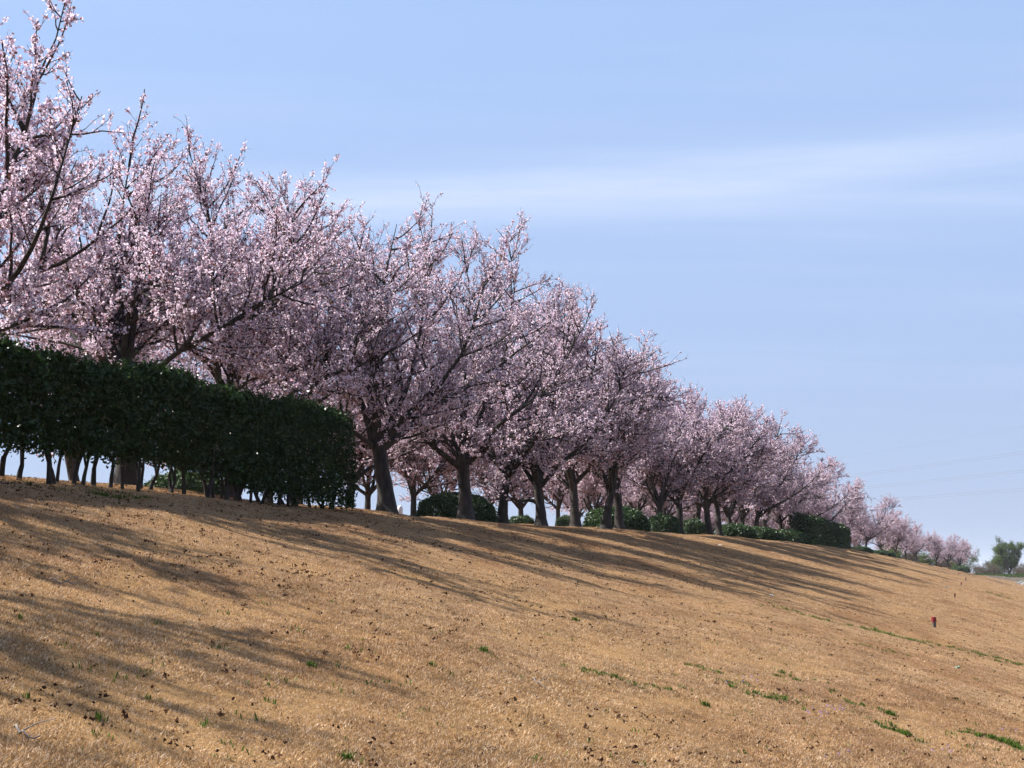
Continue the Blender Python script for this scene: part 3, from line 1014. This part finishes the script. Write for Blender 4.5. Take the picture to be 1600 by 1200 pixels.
def build_hedge(d0, d1, p, depth, top_fn, low_fn, n, leaf, stems, label, seed, round_end=0.5):
    rng = np.random.default_rng(seed)
    base = spot(d0, p)
    e = link('hedge', None, loc=tuple(base))
    tag(e, label, 'hedge')
    # leaves through the body, most of them near its faces
    d = rng.uniform(d0, d1, n)
    v = rng.uniform(0, 1, n)
    u = rng.beta(0.55, 0.55, n)                      # 0 front .. 1 back
    top_skin = rng.uniform(0, 1, n) < 0.28
    v[top_skin] = 1 - np.abs(rng.normal(0, 0.06, top_skin.sum()))
    q = np.array([top_fn(a) for a in d])
    ql = np.array([low_fn(a) for a in d])
    lump = 0.06 * np.sin(d * 1.3 + 2) + 0.05 * np.sin(d * 2.7 + 1) + 0.05 * np.sin(d * 6.1) + 0.04 * np.sin(d * 13 + v * 5)
    shoots = rng.uniform(0, 1, n) < 0.012
    lump = lump + np.where(shoots, np.abs(rng.normal(0, 0.10, n)), 0)
    v = np.where(shoots, 1.0, v)
    h = ql + rng.normal(0, 0.07, n) + (q + lump - ql) * np.clip(v, 0, 1.03)
    half = depth / 2 * (1 - 0.35 * np.clip((v - 0.72) / 0.28, 0, 1) ** 2) * (0.93 + 0.07 * np.sin(d * 5 + v * 9))
    # far end rounds off
    over = np.clip((d - (d1 - round_end)) / round_end, 0, 1)
    keep = rng.uniform(0, 1, n) > (over ** 2) * np.clip((v - 0.35) / 0.5, 0, 1)
    half = half * np.sqrt(np.clip(1 - 0.7 * over ** 2, 0.05, 1))
    off = (u - 0.5) * 2 * half + rng.normal(0, 0.035, n)
    x = crest_x(d) + (p - off) * COS_L
    y = d - (p - off) * SIN_L
    z = ground_z(x, y) + h
    C = np.stack([x, y, z], 1)[keep] - base
    link('foliage', leaf_cloud(C, leaf, rng, M_HEDGE, 'hedge_foliage', 0.5), None, e)
    for s in range(stems):
        ds = d0 + (s + rng.uniform(0.2, 0.8)) * (d1 - d0) / stems
        b0 = spot(ds, p + rng.normal(0, 0.16)) - base
        b0[2] -= 0.06
        hgt = low_fn(ds) + 0.55
        bag = Bag()
        ln = rng.normal(0, 0.07, 2)
        n_f = rng.integers(2, 4)
        fk = rng.uniform(0.22, 0.6) * hgt
        r0 = rng.uniform(0.022, 0.044)
        pts = [b0, b0 + [ln[0] * .4, ln[1] * .4, fk * .6], b0 + [ln[0], ln[1], fk]]
        bag.add(*tubes(resample(pts, 6)[None], np.linspace(r0 * 1.25, r0 * .85, 6)[None], 7))
        for f in range(n_f):
            a = rng.uniform(0, 6.283)
            o = rng.uniform(0.08, 0.28)
            tipp = pts[-1] + [o * math.cos(a), o * math.sin(a), hgt - fk]
            mid = (pts[-1] * .5 + tipp * .5) + [o * .2 * math.cos(a), o * .2 * math.sin(a), 0]
            bag.add(*tubes(resample([pts[-1] - [0, 0, .02], mid, tipp], 6)[None], np.linspace(r0 * .75, r0 * .35, 6)[None], 6))
        link('stem', bag.mesh('hedge_stem'), M_STEM, e)
    return e


def h1_top(d):
    return float(np.interp(d, [12, 20, 23, 25, 31], [1.78, 1.80, 1.88, 1.90, 2.02])) + 0.02 * math.sin(d * 1.7)


def h1_low(d):
    return float(np.interp(d, [15, 18, 21, 23.5, 25, 27, 31], [0.46, 0.46, 0.50, 0.52, 0.40, 0.25, 0.12]))


hedge_d1 = find_spot(546, 0.95)[1]
build_hedge(12.5, hedge_d1, 0.95, 0.95, h1_top, h1_low, 150000, 0.076, 66,
            'long tall dark green hedge with bare stems below, along the crest', 61)
fh0, fh1 = find_spot(1243, -0.4)[1], find_spot(1322, -0.4)[1]
build_hedge(fh0, fh1, -0.4, 1.2, lambda d: 2.15, lambda d: 0.15, 34000, 0.17, 24,
            'dark clipped box hedge far along the crest', 62, 1.0)


def bush_mesh(seed, n=22000, leaf=0.066):
    """a clipped dome, unit half width, unit height"""
    rng = np.random.default_rng(seed)
    dirs = unit(rng.normal(size=(n, 3)))
    dirs[:, 2] = np.abs(dirs[:, 2])
    e = 2.6                                           # squarish dome
    r = 1 / (np.abs(dirs[:, 0]) ** e + np.abs(dirs[:, 1]) ** e + dirs[:, 2] ** e) ** (1 / e)
    ph = rng.uniform(0, 6.28, 3)
    r *= 1 + 0.05 * np.sin(dirs[:, 0] * 7 + ph[0]) * np.sin(dirs[:, 1] * 6 + ph[1]) + 0.03 * np.sin(dirs[:, 2] * 11 + ph[2]) * np.sin(dirs[:, 0] * 13) + 0.03 * np.sin(dirs[:, 0] * 19 + ph[1]) * np.sin(dirs[:, 1] * 17 + ph[2])
    depth = 1 - np.abs(rng.normal(0, 0.09, n)) + np.where(rng.uniform(0, 1, n) < .06, np.abs(rng.normal(0, .07, n)), 0)
    C = dirs * (r * depth)[:, None]
    return leaf_cloud(C, leaf, rng, M_BUSH, 'bush_foliage', 0.6, dirs * 0.6)


def bush_stem_mesh(seed):
    rng = np.random.default_rng(seed)
    b = Bag()
    for k in range(7):
        a = k * 0.9 + rng.uniform(-.2, .2)
        pts = [(0.06 * math.cos(a), 0.06 * math.sin(a), -0.08), (0.2 * math.cos(a), 0.2 * math.sin(a), 0.3), (0.55 * math.cos(a), 0.55 * math.sin(a), 0.75)]
        b.add(*tubes(resample(pts, 5)[None], np.linspace(0.03, 0.01, 5)[None], 5))
    return b.mesh('bush_stems')


BUSH = [bush_mesh(71), bush_mesh(72), bush_mesh(73)]
BUSH_ST = bush_stem_mesh(74)
bushes = [  # column, offset, half width, height, shape, label
    (712, -3.0, 1.32, 1.02, 0, 'rounded clipped evergreen bush beside the straight dark trunk'),
    (290, -3.4, 1.0, .75, 1, 'low green bush glimpsed through the stems under the tall hedge'),
    (815, -3.6, .55, .50, 2, 'small low bush peeping over the crest by the low bare limb'),
    (886, -3.2, .5, .55, 1, 'tiny low bush peeping over the crest by the lone thin trunk'),
    (962, -2.2, 1.45, 1.08, 0, 'large clipped bush behind the crossing pair of trunks'),
    (1036, -1.6, .85, .98, 1, 'middle clipped bush of the three in mid row'),
    (1082, -1.6, .75, .86, 2, 'smallest clipped bush, third of the three in mid row'),
    (1148, -.9, 1.2, .82, 0, 'first low dark shrub past the close pair of trunks'),
    (1186, -.9, 1.35, .85, 1, 'second low dark shrub past the close pair of trunks'),
    (1226, -.9, 1.4, .95, 2, 'third low dark shrub, touching the far box hedge'),
    (1341, -.9, 1.5, .75, 0, 'first low shrub past the far end of the far box hedge'),
    (1368, -.9, 2.2, .75, 1, 'second low shrub past the far end of the far box hedge'),
    (1500, -.2, 1.7, 1.2, 2, 'dark shrub at the foot of the last far cherry tree'),
]
for px, p, hw, hh, s, lab in bushes:
    b = find_spot(px, p)
    e = link('clipped_bush', None, loc=tuple(b))
    tag(e, lab, 'bush', 'clipped bushes along the crest')
    f = link('foliage', BUSH[s], None, e)
    f.scale = (hw, hw, hh)
    g = link('stems', BUSH_ST, M_STEM, e)
    g.scale = (hw, hw, hh)

# ------------------------------------------------------------------ far end: bank, stones, trees
def ridge(name, path, prof, mat, jitter=0.0, seed=1):
    """sweeps profile points (across, up) along a path of ground points"""
    rng = np.random.default_rng(seed)
    path = np.asarray(path, float)
    q = resample(path, 40)
    T = unit(np.gradient(q, axis=0) * [1, 1, 0])
    Nn = np.stack([T[:, 1], -T[:, 0], np.zeros(len(q))], 1)
    prof = np.asarray(prof)
    V = q[:, None] + Nn[:, None] * prof[None, :, :1] + np.array([0, 0, 1.0]) * prof[None, :, 1:]
    V = V + rng.normal(0, 1, V.shape) * jitter
    m = len(prof)
    i = (np.arange(len(q) - 1) * m)[:, None] + np.arange(m - 1)[None]
    F = np.stack([i, i + 1, i + m + 1, i + m], -1).reshape(-1, 4)
    return mesh_np(name, V.reshape(-1, 3), [F], True)


M_BANK = solid_material('rough_bank', (0.035, 0.028, 0.02), (0.08, 0.062, 0.045), 0.9, 0.95, 0.5)
bank_path = [at_depth(1440, 899, 350), at_depth(1520, 899, 345), at_depth(1600, 897, 335), at_depth(1720, 896, 325), at_depth(1900, 895, 310)]
bank_path = [np.array([q[0], q[1], 0]) for q in bank_path]
top_z = EYE - 0.15
prof = [(-14, PLAIN), (-4, top_z - .1), (-2, top_z), (0.3, top_z), (1.2, top_z - .5), (3.0, top_z - 1.6), (5.0, top_z - 2.1), (16, PLAIN)]
tag(link('river_bank', ridge('river_bank', bank_path, prof, M_BANK, 0.08), M_BANK), kind='structure')
# grass on the bank's shoulder
rng = np.random.default_rng(5)
bp = resample(bank_path, 40)
n = 26000
f = rng.uniform(0, 38.9, n)
i = f.astype(int)
c = bp[i] * (1 - (f - i))[:, None] + bp[i + 1] * (f - i)[:, None]
T = unit((bp[i + 1] - bp[i]))
Nn = np.stack([T[:, 1], -T[:, 0], np.zeros(n)], 1)
s = rng.uniform(-0.9, 1.1, n) + 0.4 * np.sin(c[:, 0] * .8)
zz = np.interp(s, [a for a, _ in prof], [b for _, b in prof])
C = c + Nn * s[:, None] + np.array([0, 0, 1]) * (zz + rng.uniform(0.0, 0.22, n))[:, None]
o = link('bank_grass', leaf_cloud(C, 0.22, rng, M_GREEN, 'bank_grass', 0.35), None)
tag(o, 'strip of fresh green grass along the top of the far bank', 'grass', kind='stuff')

# heap of pale stone in front of the bank
hs = at_depth(1600, 912, 312)
hg = np.array([hs[0] + 3.0, hs[1], 0])
bag_rng = np.random.default_rng(8)
mound_n = 26
uu, vv = np.meshgrid(np.linspace(-1, 1, mound_n), np.linspace(-1, 1, mound_n), indexing='ij')
mz = np.clip(1 - (np.abs(uu) ** 2.6 + np.abs(vv) ** 2.4), 0, 1) ** 0.5
MV = np.stack([uu * 7.0, vv * 5.0, EYE - 4.6 + mz * 3.3 + bag_rng.normal(0, 0.06, uu.shape) * (mz > 0)], -1).reshape(-1, 3) + hg
ii = (np.arange(mound_n - 1) * mound_n)[:, None] + np.arange(mound_n - 1)[None]
MF = np.stack([ii, ii + mound_n, ii + mound_n + 1, ii + 1], -1).reshape(-1, 4)
heap = link('stone_heap', mesh_np('stone_heap', MV - hg, [MF], True), M_STONE, loc=tuple(hg))
tag(heap, 'pale grey heap of stones below the far grassy bank', 'stone heap')
stone_v = np.array([(x, y, z) for x in (-1, 1) for y in (-1, 1) for z in (-1, 1)], float)
stone_f = np.array([(0, 1, 3, 2), (4, 6, 7, 5), (0, 4, 5, 1), (2, 3, 7, 6), (0, 2, 6, 4), (1, 5, 7, 3)])
sb = Bag()
for k in range(420):
    a, b_ = bag_rng.uniform(-.95, .95, 2)
    zt = EYE - 4.6 + 3.3 * max(0, 1 - (abs(a) ** 2.6 + abs(b_) ** 2.4)) ** .5
    sv = unit(stone_v * bag_rng.uniform(.6, 1.3, (8, 3))) * bag_rng.uniform(.12, .32) * bag_rng.uniform(.7, 1.3, 3)
    sb.add(sv + [a * 7, b_ * 5, zt], stone_f)
so = link('stones', sb.mesh('stones', False), M_STONE, heap)
so['kind'] = 'stuff'


def broad_tree(name, base, seed, h, w, n, leaf, mat, label, cat, group=None, trunk_r=0.25, fork=0.25, stems=9, open_=0.5):
    """spreading tree or shrub: several rising limbs and clumped foliage"""
    rng = np.random.default_rng(seed)
    e = link(name, None, loc=tuple(base))
    tag(e, label, cat, group)
    tp = resample([(0, 0, -.3), (0.05 * w * rng.normal(), 0, h * fork * .5), (0.1, 0, h * fork)], 6)
    link('trunk', (lambda b: (b.add(*tubes(tp[None], np.linspace(trunk_r * 1.3, trunk_r * .8, 6)[None], 8)), b.mesh('trunk'))[1])(Bag()), M_BARK, e)
    az = np.arange(stems) * 2.4 + rng.uniform(0, 6)
    inc = rng.uniform(0.1, 0.75, stems)
    D = np.stack([np.cos(az) * np.sin(inc), np.sin(az) * np.sin(inc), np.cos(inc)], 1)
    L = (h * (1 - fork)) * rng.uniform(.75, 1.0, stems)
    LP = grow(np.tile(tp[-1], (stems, 1)), D, L, 8, 0.03, 0.12, rng)
    b = Bag()
    b.add(*tubes(LP, np.tile(np.linspace(trunk_r * .5, trunk_r * .08, 8), (stems, 1)), 6))
    i2 = np.repeat(np.arange(stems), 9)
    S, T = along(LP, i2, rng.uniform(.25, 1, len(i2)))
    P2 = grow(S, side_dirs(T, rng.uniform(.4, 1.0, len(i2)), rng, .2), rng.uniform(.12, .3, len(i2)) * w, 5, .05, .15, rng)
    b.add(*tubes(P2, np.tile(np.linspace(trunk_r * .16, trunk_r * .05, 5), (len(i2), 1)), 4))
    link('limbs', b.mesh('limbs'), M_BARK, e)
    idx = rng.integers(0, len(P2), n)
    q, _ = along(P2, idx, rng.uniform(.1, 1, n) ** .7)
    cl = rng.normal(0, 1, (len(P2), 3)) * 0.03 * w
    C = q + cl[idx] + rng.normal(0, 0.045 * w, (n, 3))
    link('crown', leaf_cloud(C, leaf, rng, mat, 'crown', 0.6), None, e)
    return e


def far_base(px, d, z):
    q = at_depth(px, 890, d)
    return np.array([q[0], q[1], z])


broad_tree('riverside_tree', far_base(1577, 352, EYE - 1.2), 81, 9.3, 7.4, 17000, 0.26, M_WILLOW,
           'fresh green spreading tree standing alone beyond the far bank', 'tree', trunk_r=.28, fork=.12, stems=12)
broad_tree('riverside_tree', far_base(1622, 375, EYE - 1.5), 82, 8.4, 7.6, 11000, 0.26, M_WILLOW,
           'green tree cut by the frame edge behind the far bank', 'tree', trunk_r=.25, fork=.15, stems=9)
broad_tree('riverside_tree', far_base(1552, 420, EYE - 2.0), 83, 7.0, 5.0, 5000, 0.22, M_WILLOW,
           'small dull green tree between the far cherry row and the lone green tree', 'tree', trunk_r=.2, fork=.15, stems=8)
broad_tree('riverside_tree', far_base(1503, 420, EYE - 2.0), 84, 11.2, 7.0, 6000, 0.24, M_WILLOW,
           'green tree peeping over the last far cherry tree', 'tree', trunk_r=.2, fork=.2, stems=8)
scr = [(1528, 372, 4.0, 6), (1538, 366, 4.2, 6), (1550, 372, 4.4, 7), (1562, 366, 3.9, 7), (1588, 372, 4.2, 7), (1600, 362, 4.0, 7), (1615, 366, 4.4, 7)]
scr_lab = ['brown leafless shrub nearest the last far cherry tree', 'brown scrubby shrub, second from the last far cherry tree',
           'purplish scrubby shrub, third from the last far cherry tree', 'brown scrub at the near side of the lone green tree',
           'brown scrub at the foot of the lone green tree', 'grey-brown shrub above the pale stone heap', 'grey-brown shrub at the frame edge past the lone green tree']
for k, ((px, d, h, w), lab) in enumerate(zip(scr, scr_lab)):
    broad_tree('scrub_shrub', far_base(px, d, EYE - 1.8), 90 + k, h, w, 4200, 0.17, M_SCRUB, lab, 'shrub', 'leafless scrub on the far bank',
               trunk_r=.08, fork=.05, stems=14)

back_scrub = [(1395, 'dark green scrub behind the third tree past the far box hedge'), (1420, 'dark green scrub behind the fourth tree past the far box hedge'),
              (1445, 'dark green scrub in the gap before the last three far cherry trees'), (1470, 'dark scrub between the third-last and second-last far cherry trees'),
              (1490, 'dark scrub between the last two far cherry trees')]
for k, (px, lab) in enumerate(back_scrub):
    b = find_spot(px, -7.0)
    broad_tree('scrub_shrub', b, 110 + k, 2.6, 7, 5000, 0.20, M_SCRUB if k % 2 else M_WILLOW, lab, 'shrub', 'scrub behind the far cherry trees',
               trunk_r=.07, fork=.05, stems=16)

# ------------------------------------------------------------------ power lines
wires = [((1600, 666), (800, 795), 'topmost and faintest overhead power line'),
         ((1600, 707), (800, 806), 'second overhead power line from the top'),
         ((1600, 736), (800, 811), 'third overhead power line from the top'),
         ((1600, 765), (800, 815), 'lowest overhead power line')]
for k, (a, b_, lab) in enumerate(wires):
    A, B = at_depth(*a, 330), at_depth(*b_, 640)
    u0, u1 = -0.75, 1.8
    tt = np.linspace(u0, u1, 60)
    P = A[None] * (1 - tt)[:, None] + B[None] * tt[:, None]
    P[:, 2] += 3.2 * (tt * (tt - 1)) * 1.0
    r = 0.012 if k == 0 else 0.02
    bag = Bag()
    e = link('power_line', None, loc=tuple(P[0]))
    tag(e, lab, 'power line', 'overhead power lines')
    for off in ((0,) if k == 0 else (-0.28, 0.28)):
        Q = P - P[0] + np.array([0, 0, off])
        V, F = tubes(Q[None], np.full((1, 60), r), 5)
        link('cable', mesh_np('cable', V, [F], True), M_WIRE, e)

# ------------------------------------------------------------------ marker posts and other small things
def box_mesh(name, sx, sy, z0, z1, bevel=0.006):
    import bmesh
    bm = bmesh.new()
    bmesh.ops.create_cube(bm, size=1)
    for v in bm.verts:
        v.co = Vector((v.co.x * sx, v.co.y * sy, z0 + (v.co.z + .5) * (z1 - z0)))
    bmesh.ops.bevel(bm, geom=bm.edges[:], offset=bevel, segments=2, affect='EDGES')
    me = bpy.data.meshes.new(name)
    bm.to_mesh(me)
    bm.free()
    return me


posts = [((1460, 981), 16.5, 'nearest and largest marker post with a red top, on the open slope'),
         ((1492, 934), 6.5, 'second marker post with a red top up the slope'),
         ((1502, 915), 5.0, 'third small marker post with a red top up the slope'),
         ((1509, 908), 5.5, 'slim all-dark marker post far up the slope'),
         ((1498, 899), 3.5, 'farthest tiny marker post with a red top below the cherry trees')]
for k, ((px, py), hpx, lab) in enumerate(posts):
    g = hit_ground(px, py)
    h = hpx / FPX * g[1]
    w = h * 0.30
    e = link('marker_post', None, loc=tuple(g))
    e.rotation_euler = (R(2), R(-3), 0.3 + k)
    tag(e, lab, 'marker post', 'marker posts on the slope')
    link('post', box_mesh('post', w * .92, w * .92, -0.15, h * .56 if k != 3 else h), M_WOOD, e)
    if k != 3:
        link('cap', box_mesh('cap', w * 1.12, w * 1.12, h * .56, h), M_RED, e)

# white rounded stone post behind the flared trunk
g = find_spot(625, -0.9)
prof_r = [(0.0, -.1), (.075, -.1), (.075, .16), (.07, .22), (.055, .265), (.03, .29), (0.001, .295)]
k = 14
V = np.array([(r * math.cos(a), r * math.sin(a), z) for r, z in prof_r for a in np.arange(k) * 2 * math.pi / k])
F = np.array([(i * k + j, i * k + (j + 1) % k, (i + 1) * k + (j + 1) % k, (i + 1) * k + j) for i in range(len(prof_r) - 1) for j in range(k)])
o = link('bollard', mesh_np('bollard', V, [F], True), M_WHITE, loc=tuple(g))
tag(o, 'white round-topped bollard beside the roots of the flared trunk', 'bollard')

# litter: crumpled scraps
def scrap(px, py, size, mat, label):
    g = hit_ground(px, py)
    rr = np.random.default_rng(int(px))
    n = 6
    u, v = np.meshgrid(np.linspace(-1, 1, n), np.linspace(-1, 1, n), indexing='ij')
    V = np.stack([u * size, v * size * .7, size * (.35 + .35 * rr.normal(size=u.shape).clip(-1, 1))], -1).reshape(-1, 3)
    ii = (np.arange(n - 1) * n)[:, None] + np.arange(n - 1)[None]
    F = np.stack([ii, ii + n, ii + n + 1, ii + 1], -1).reshape(-1, 4)
    o = link('paper_scrap', mesh_np('paper_scrap', V, [F], False), mat, loc=(g[0], g[1], g[2] + .012))
    tag(o, label, 'litter')


scrap(1496, 1045, .045, M_LITTER_G, 'pale green crumpled scrap lying on the open slope')
scrap(1124, 853, .07, M_LITTER, 'white crumpled scrap below the close pair of trunks')
scrap(1426, 880, .10, M_LITTER, 'white scrap below the far cherry trees')
scrap(1479, 919, .08, M_LITTER, 'white scrap beside the small red marker posts')
scrap(1205, 932, .05, M_LITTER, 'tiny white scrap at the tip of a long tree shadow')

# fallen twigs
def twig(pts, r, label):
    P = np.array([hit_ground(*q) for q in pts]) + np.array([0, 0, .03])
    b = Bag()
    q = resample(P, 9) - P[0]
    q[:, 2] += 0.012 * np.sin(np.arange(9) * 1.7)
    b.add(*tubes(q[None], np.linspace(r, r * .5, 9)[None], 6))
    s = q[4] + np.array([0, 0, 0])
    b.add(*tubes(resample([s, s + [.05, .06, .03], s + [.12, .10, .045]], 5)[None], np.linspace(r * .6, r * .25, 5)[None], 5))
    o = link('fallen_twig', b.mesh('fallen_twig'), M_TWIG, loc=tuple(P[0]))
    tag(o, label, 'twig')


twig([(22, 1148), (38, 1160), (62, 1170)], .007, 'forked grey twig lying in the grass at the lower frame corner')
twig([(832, 1068), (842, 1074), (854, 1082)], .006, 'short dark twig lying on the sunny middle of the slope')
twig([(78, 912), (98, 916), (122, 920)], .008, 'pale stick lying along the edge of the hedge-side shadow')


# ------------------------------------------------------------------ green grass, fallen leaves
def blades(points, heights, rng, spread=0.03, w=0.004):
    n = len(points)
    la = rng.uniform(0, 6.283, n)
    ln = heights * rng.uniform(.1, .9, n)
    mid = points + np.stack([ln * .35 * np.cos(la), ln * .35 * np.sin(la), heights * .6], 1)
    tip = points + np.stack([ln * np.cos(la), ln * np.sin(la), heights * rng.uniform(.8, 1, n)], 1)
    wa = la + math.pi / 2 + rng.normal(0, .5, n)
    wd = np.stack([np.cos(wa), np.sin(wa), np.zeros(n)], 1) * w
    V = np.stack([points - wd, points + wd, mid + wd * .8, mid - wd * .8, tip], 1).reshape(-1, 3)
    b = np.arange(n) * 5
    return V, np.stack([b, b + 1, b + 2, b + 3], 1), np.stack([b + 3, b + 2, b + 4], 1)


def tuft_mesh(center, rad, n, hmax, rng, name):
    a = rng.uniform(0, 6.283, n)
    r = np.abs(rng.normal(0, .5, n)) * rad
    x, y = center[0] + r * np.cos(a), center[1] + r * np.sin(a)
    P = np.stack([x, y, ground_z(x, y) - .003], 1)
    V, q, t = blades(P - center, hmax * rng.uniform(.5, 1, n), rng)
    me = mesh_np(name, V, [q, t], False, np.repeat(rng.uniform(0, 1, n), 5))
    me.materials.append(M_GREEN)
    return me


rng = np.random.default_rng(33)
tufts = [((757, 1021), .085, 70, .075, 'lone green grass tuft in the middle of the dry slope'),
         ((485, 1044), .04, 36, .065, 'small upright green tuft in the lower half near the hedge-side shadow'),
         ((153, 1127), .05, 40, .06, 'green tuft in the shaded corner below the hedge'),
         ((900, 971), .09, 60, .07, 'green tuft high on the slope under the cherry shadows'),
         ((674, 1040), .04, 40, .05, 'tiny dark green rosette beside the lone middle tuft'),
         ((1391, 1118), .085, 120, .075, 'dense bright green tuft low on the slope, round and upright'),
         ((1103, 1104), .06, 50, .07, 'green tuft below the straggling green line on the slope'),
         ((541, 1196), .06, 60, .07, 'green tuft at the bottom edge of the picture')]
for (px, py), rad, n, hm, lab in tufts:
    g = hit_ground(px, py)
    o = link('grass_tuft', tuft_mesh(g, rad, n, hm, rng, 'grass_tuft'), None, loc=tuple(g))
    tag(o, lab, 'grass tuft', 'green tufts in the dry lawn')

# straggling lines of fresh grass, as loose patches
pts, hts = [], []
lines = [([(1180, 942), (1260, 962), (1320, 978), (1380, 990), (1430, 1003), (1480, 1014), (1540, 1026), (1600, 1040)], 46, .16, .09),
         ([(1375, 988), (1400, 996), (1440, 1005)], 16, .14, .10),
         ([(1500, 1015), (1545, 1028), (1600, 1038)], 14, .2, .09),
         ([(1225, 985), (1290, 998), (1360, 1012), (1400, 1022)], 16, .12, .05),
         ([(880, 1040), (960, 1062), (1000, 1072), (1060, 1084)], 18, .07, .05),
         ([(1080, 1044), (1110, 1050), (1140, 1062), (1160, 1078)], 12, .09, .06),
         ([(1135, 1070), (1165, 1082), (1215, 1096), (1240, 1098)], 16, .09, .06),
         ([(1215, 1060), (1235, 1058), (1300, 1075), (1290, 1085)], 9, .08, .06),
         ([(1340, 1105), (1395, 1116)], 9, .08, .06),
         ([(1385, 1138), (1405, 1146), (1425, 1156)], 14, .075, .07),
         ([(1460, 1132), (1500, 1142), (1540, 1152), (1570, 1158)], 12, .07, .06),
         ([(1545, 1156), (1575, 1164), (1600, 1173), (1640, 1186)], 26, .075, .08),
         ([(1120, 908), (1140, 912), (1190, 938)], 5, .16, .07),
         ([(1540, 925), (1560, 930), (1590, 940)], 12, .5, .16),
         ([(1370, 885), (1410, 893), (1450, 900), (1475, 907)], 12, .4, .12),
         ([(120, 772), (160, 776), (230, 778), (20, 752), (60, 748)], 22, .2, .10)]
for poly, npatch, rad, hm in lines:
    W = np.array([hit_ground(*q) for q in poly])
    f = rng.uniform(0, len(W) - 1.001, npatch)
    i = f.astype(int)
    c = W[i] * (1 - (f - i))[:, None] + W[i + 1] * (f - i)[:, None]
    for q in c:
        q = q + rng.normal(0, 1, 3) * [rad * .8, rad * 2.0, 0]
        nb = int(rng.integers(10, 46))
        a, r = rng.uniform(0, 6.283, nb), np.abs(rng.normal(0, .6, nb)) * rad * rng.uniform(.4, 1.2)
        x, y = q[0] + r * np.cos(a), q[1] + r * np.sin(a)
        pts.append(np.stack([x, y, ground_z(x, y) - .003], 1))
        hts.append(hm * rng.uniform(.45, 1, nb) * rng.uniform(.6, 1.1))
# faint single shoots anywhere on the lower slope
for _ in range(260):
    px, py = rng.uniform(0, 1600), rng.uniform(900, 1200)
    if rng.uniform() > 0.25 + 0.75 * (px / 1600):
        continue
    q = hit_ground(px, py)
    nb = int(rng.integers(3, 12))
    a, r = rng.uniform(0, 6.283, nb), np.abs(rng.normal(0, .05, nb))
    x, y = q[0] + r * np.cos(a), q[1] + r * np.sin(a)
    pts.append(np.stack([x, y, ground_z(x, y) - .003], 1))
    hts.append(rng.uniform(.02, .055, nb))
P, H = np.concatenate(pts), np.concatenate(hts)
V, q, t = blades(P, H, rng, w=0.005)
me = mesh_np('green_grass', V, [q, t], False, np.repeat(rng.uniform(0, 1, len(P)), 5))
o = link('green_grass', me, M_GREEN)
tag(o, 'straggling lines of fresh green grass in the dry slope', 'grass', kind='stuff')

# fallen leaves and dark bits: small curled lumps, in loose drifts and thicker towards the trees
def strew(n, size, pieces, lo, name, label):
    d = 7 + 75 * rng.uniform(0, 1, n) ** 1.5
    p = rng.uniform(-1.0, 15, n)
    x, y = crest_x(d) + p / COS_L, d
    drift = np.sin(x * .9 + .5) * np.sin(y * .7 + 1) + .7 * np.sin(x * 2.3 + y) * np.sin(y * 1.9) + .6 * np.sin(x * 5.1 - y * 1.3) * np.sin(y * 4.7)
    near_crest = np.clip(1.1 - p / 14, .35, 1)
    keep = rng.uniform(0, 1, n) < np.clip(lo + .38 * drift, .12, 1) * near_crest
    x, y = x[keep], y[keep]
    n = len(x)
    s_ = size * np.clip(rng.gamma(3.0, .33, n), .4, 1.5)
    C = np.stack([x, y, ground_z(x, y) + .027], 1)
    C = np.repeat(C, pieces, 0) + rng.normal(0, 1, (n * pieces, 3)) * np.repeat(s_, pieces)[:, None] * [.5, .5, .16]
    V, F = petals(C, 1.0, rng, .35, .75, np.tile(np.array([[0, 0, .9]]), (len(C), 1)))
    V = np.repeat(C, 4, 0) + (V - np.repeat(C, 4, 0)) * np.repeat(s_, pieces * 4)[:, None]
    me = mesh_np(name, V, [F], False, np.repeat(rng.beta(1.1, 2.6, n), 4 * pieces))
    tag(link(name, me, M_DEAD), label, 'leaves', kind='stuff')


strew(30000, .023, 4, .26, 'fallen_leaves', 'dark curled fallen leaves strewn over the dry slope')
strew(90000, .017, 2, .30, 'leaf_crumbs', 'fine dark leaf crumbs sprinkled through the dry grass')

# wild violets in the lower slope
vp = np.array([hit_ground(px + rng.normal(0, 14), py + rng.normal(0, 3)) for px, py in
               [(1290, 1120)] * 9 + [(1160, 1070)] * 5 + [(1478, 1180)] * 6 + [(1323, 1188)] * 3 + [(1300, 1112)] * 5 + [(1590, 1148)] * 4])
C = np.repeat(vp, 4, 0) + rng.normal(0, .006, (len(vp) * 4, 3)) + [0, 0, .045]
V, F = petals(C, .010, rng)
o = link('wild_violets', mesh_np('wild_violets', V, [F], False, np.repeat(rng.uniform(0, 1, len(C)), 4)), M_VIOLET)
tag(o, 'tiny violet flowers dotted among the green grass lines', 'flowers', kind='stuff')

# ------------------------------------------------------------------ thin spring haze
HAZE = 0.00011
if HAZE:
    hv = np.array([(x, y, z) for x in (-9500, 9500) for y in (-200, 7500) for z in (PLAIN - 3, EYE + 60)], float)
    hz = link('haze', mesh_np('haze', hv, [np.array([(0, 1, 3, 2), (4, 6, 7, 5), (0, 4, 5, 1), (2, 3, 7, 6), (0, 2, 6, 4), (1, 5, 7, 3)])]))
    hm, hn, hl = mat_new('haze_air')
    ho = hn.new('ShaderNodeOutputMaterial')
    vp_ = hn.new('ShaderNodeVolumePrincipled')
    vp_.inputs['Color'].default_value = (0.86, 0.92, 1.0, 1)
    vp_.inputs['Density'].default_value = HAZE
    vp_.inputs['Anisotropy'].default_value = 0.2
    hl.new(vp_.outputs[0], ho.inputs['Volume'])
    hz.data.materials.append(hm)
    tag(hz, 'thin pale spring haze filling the air', 'haze', kind='stuff')
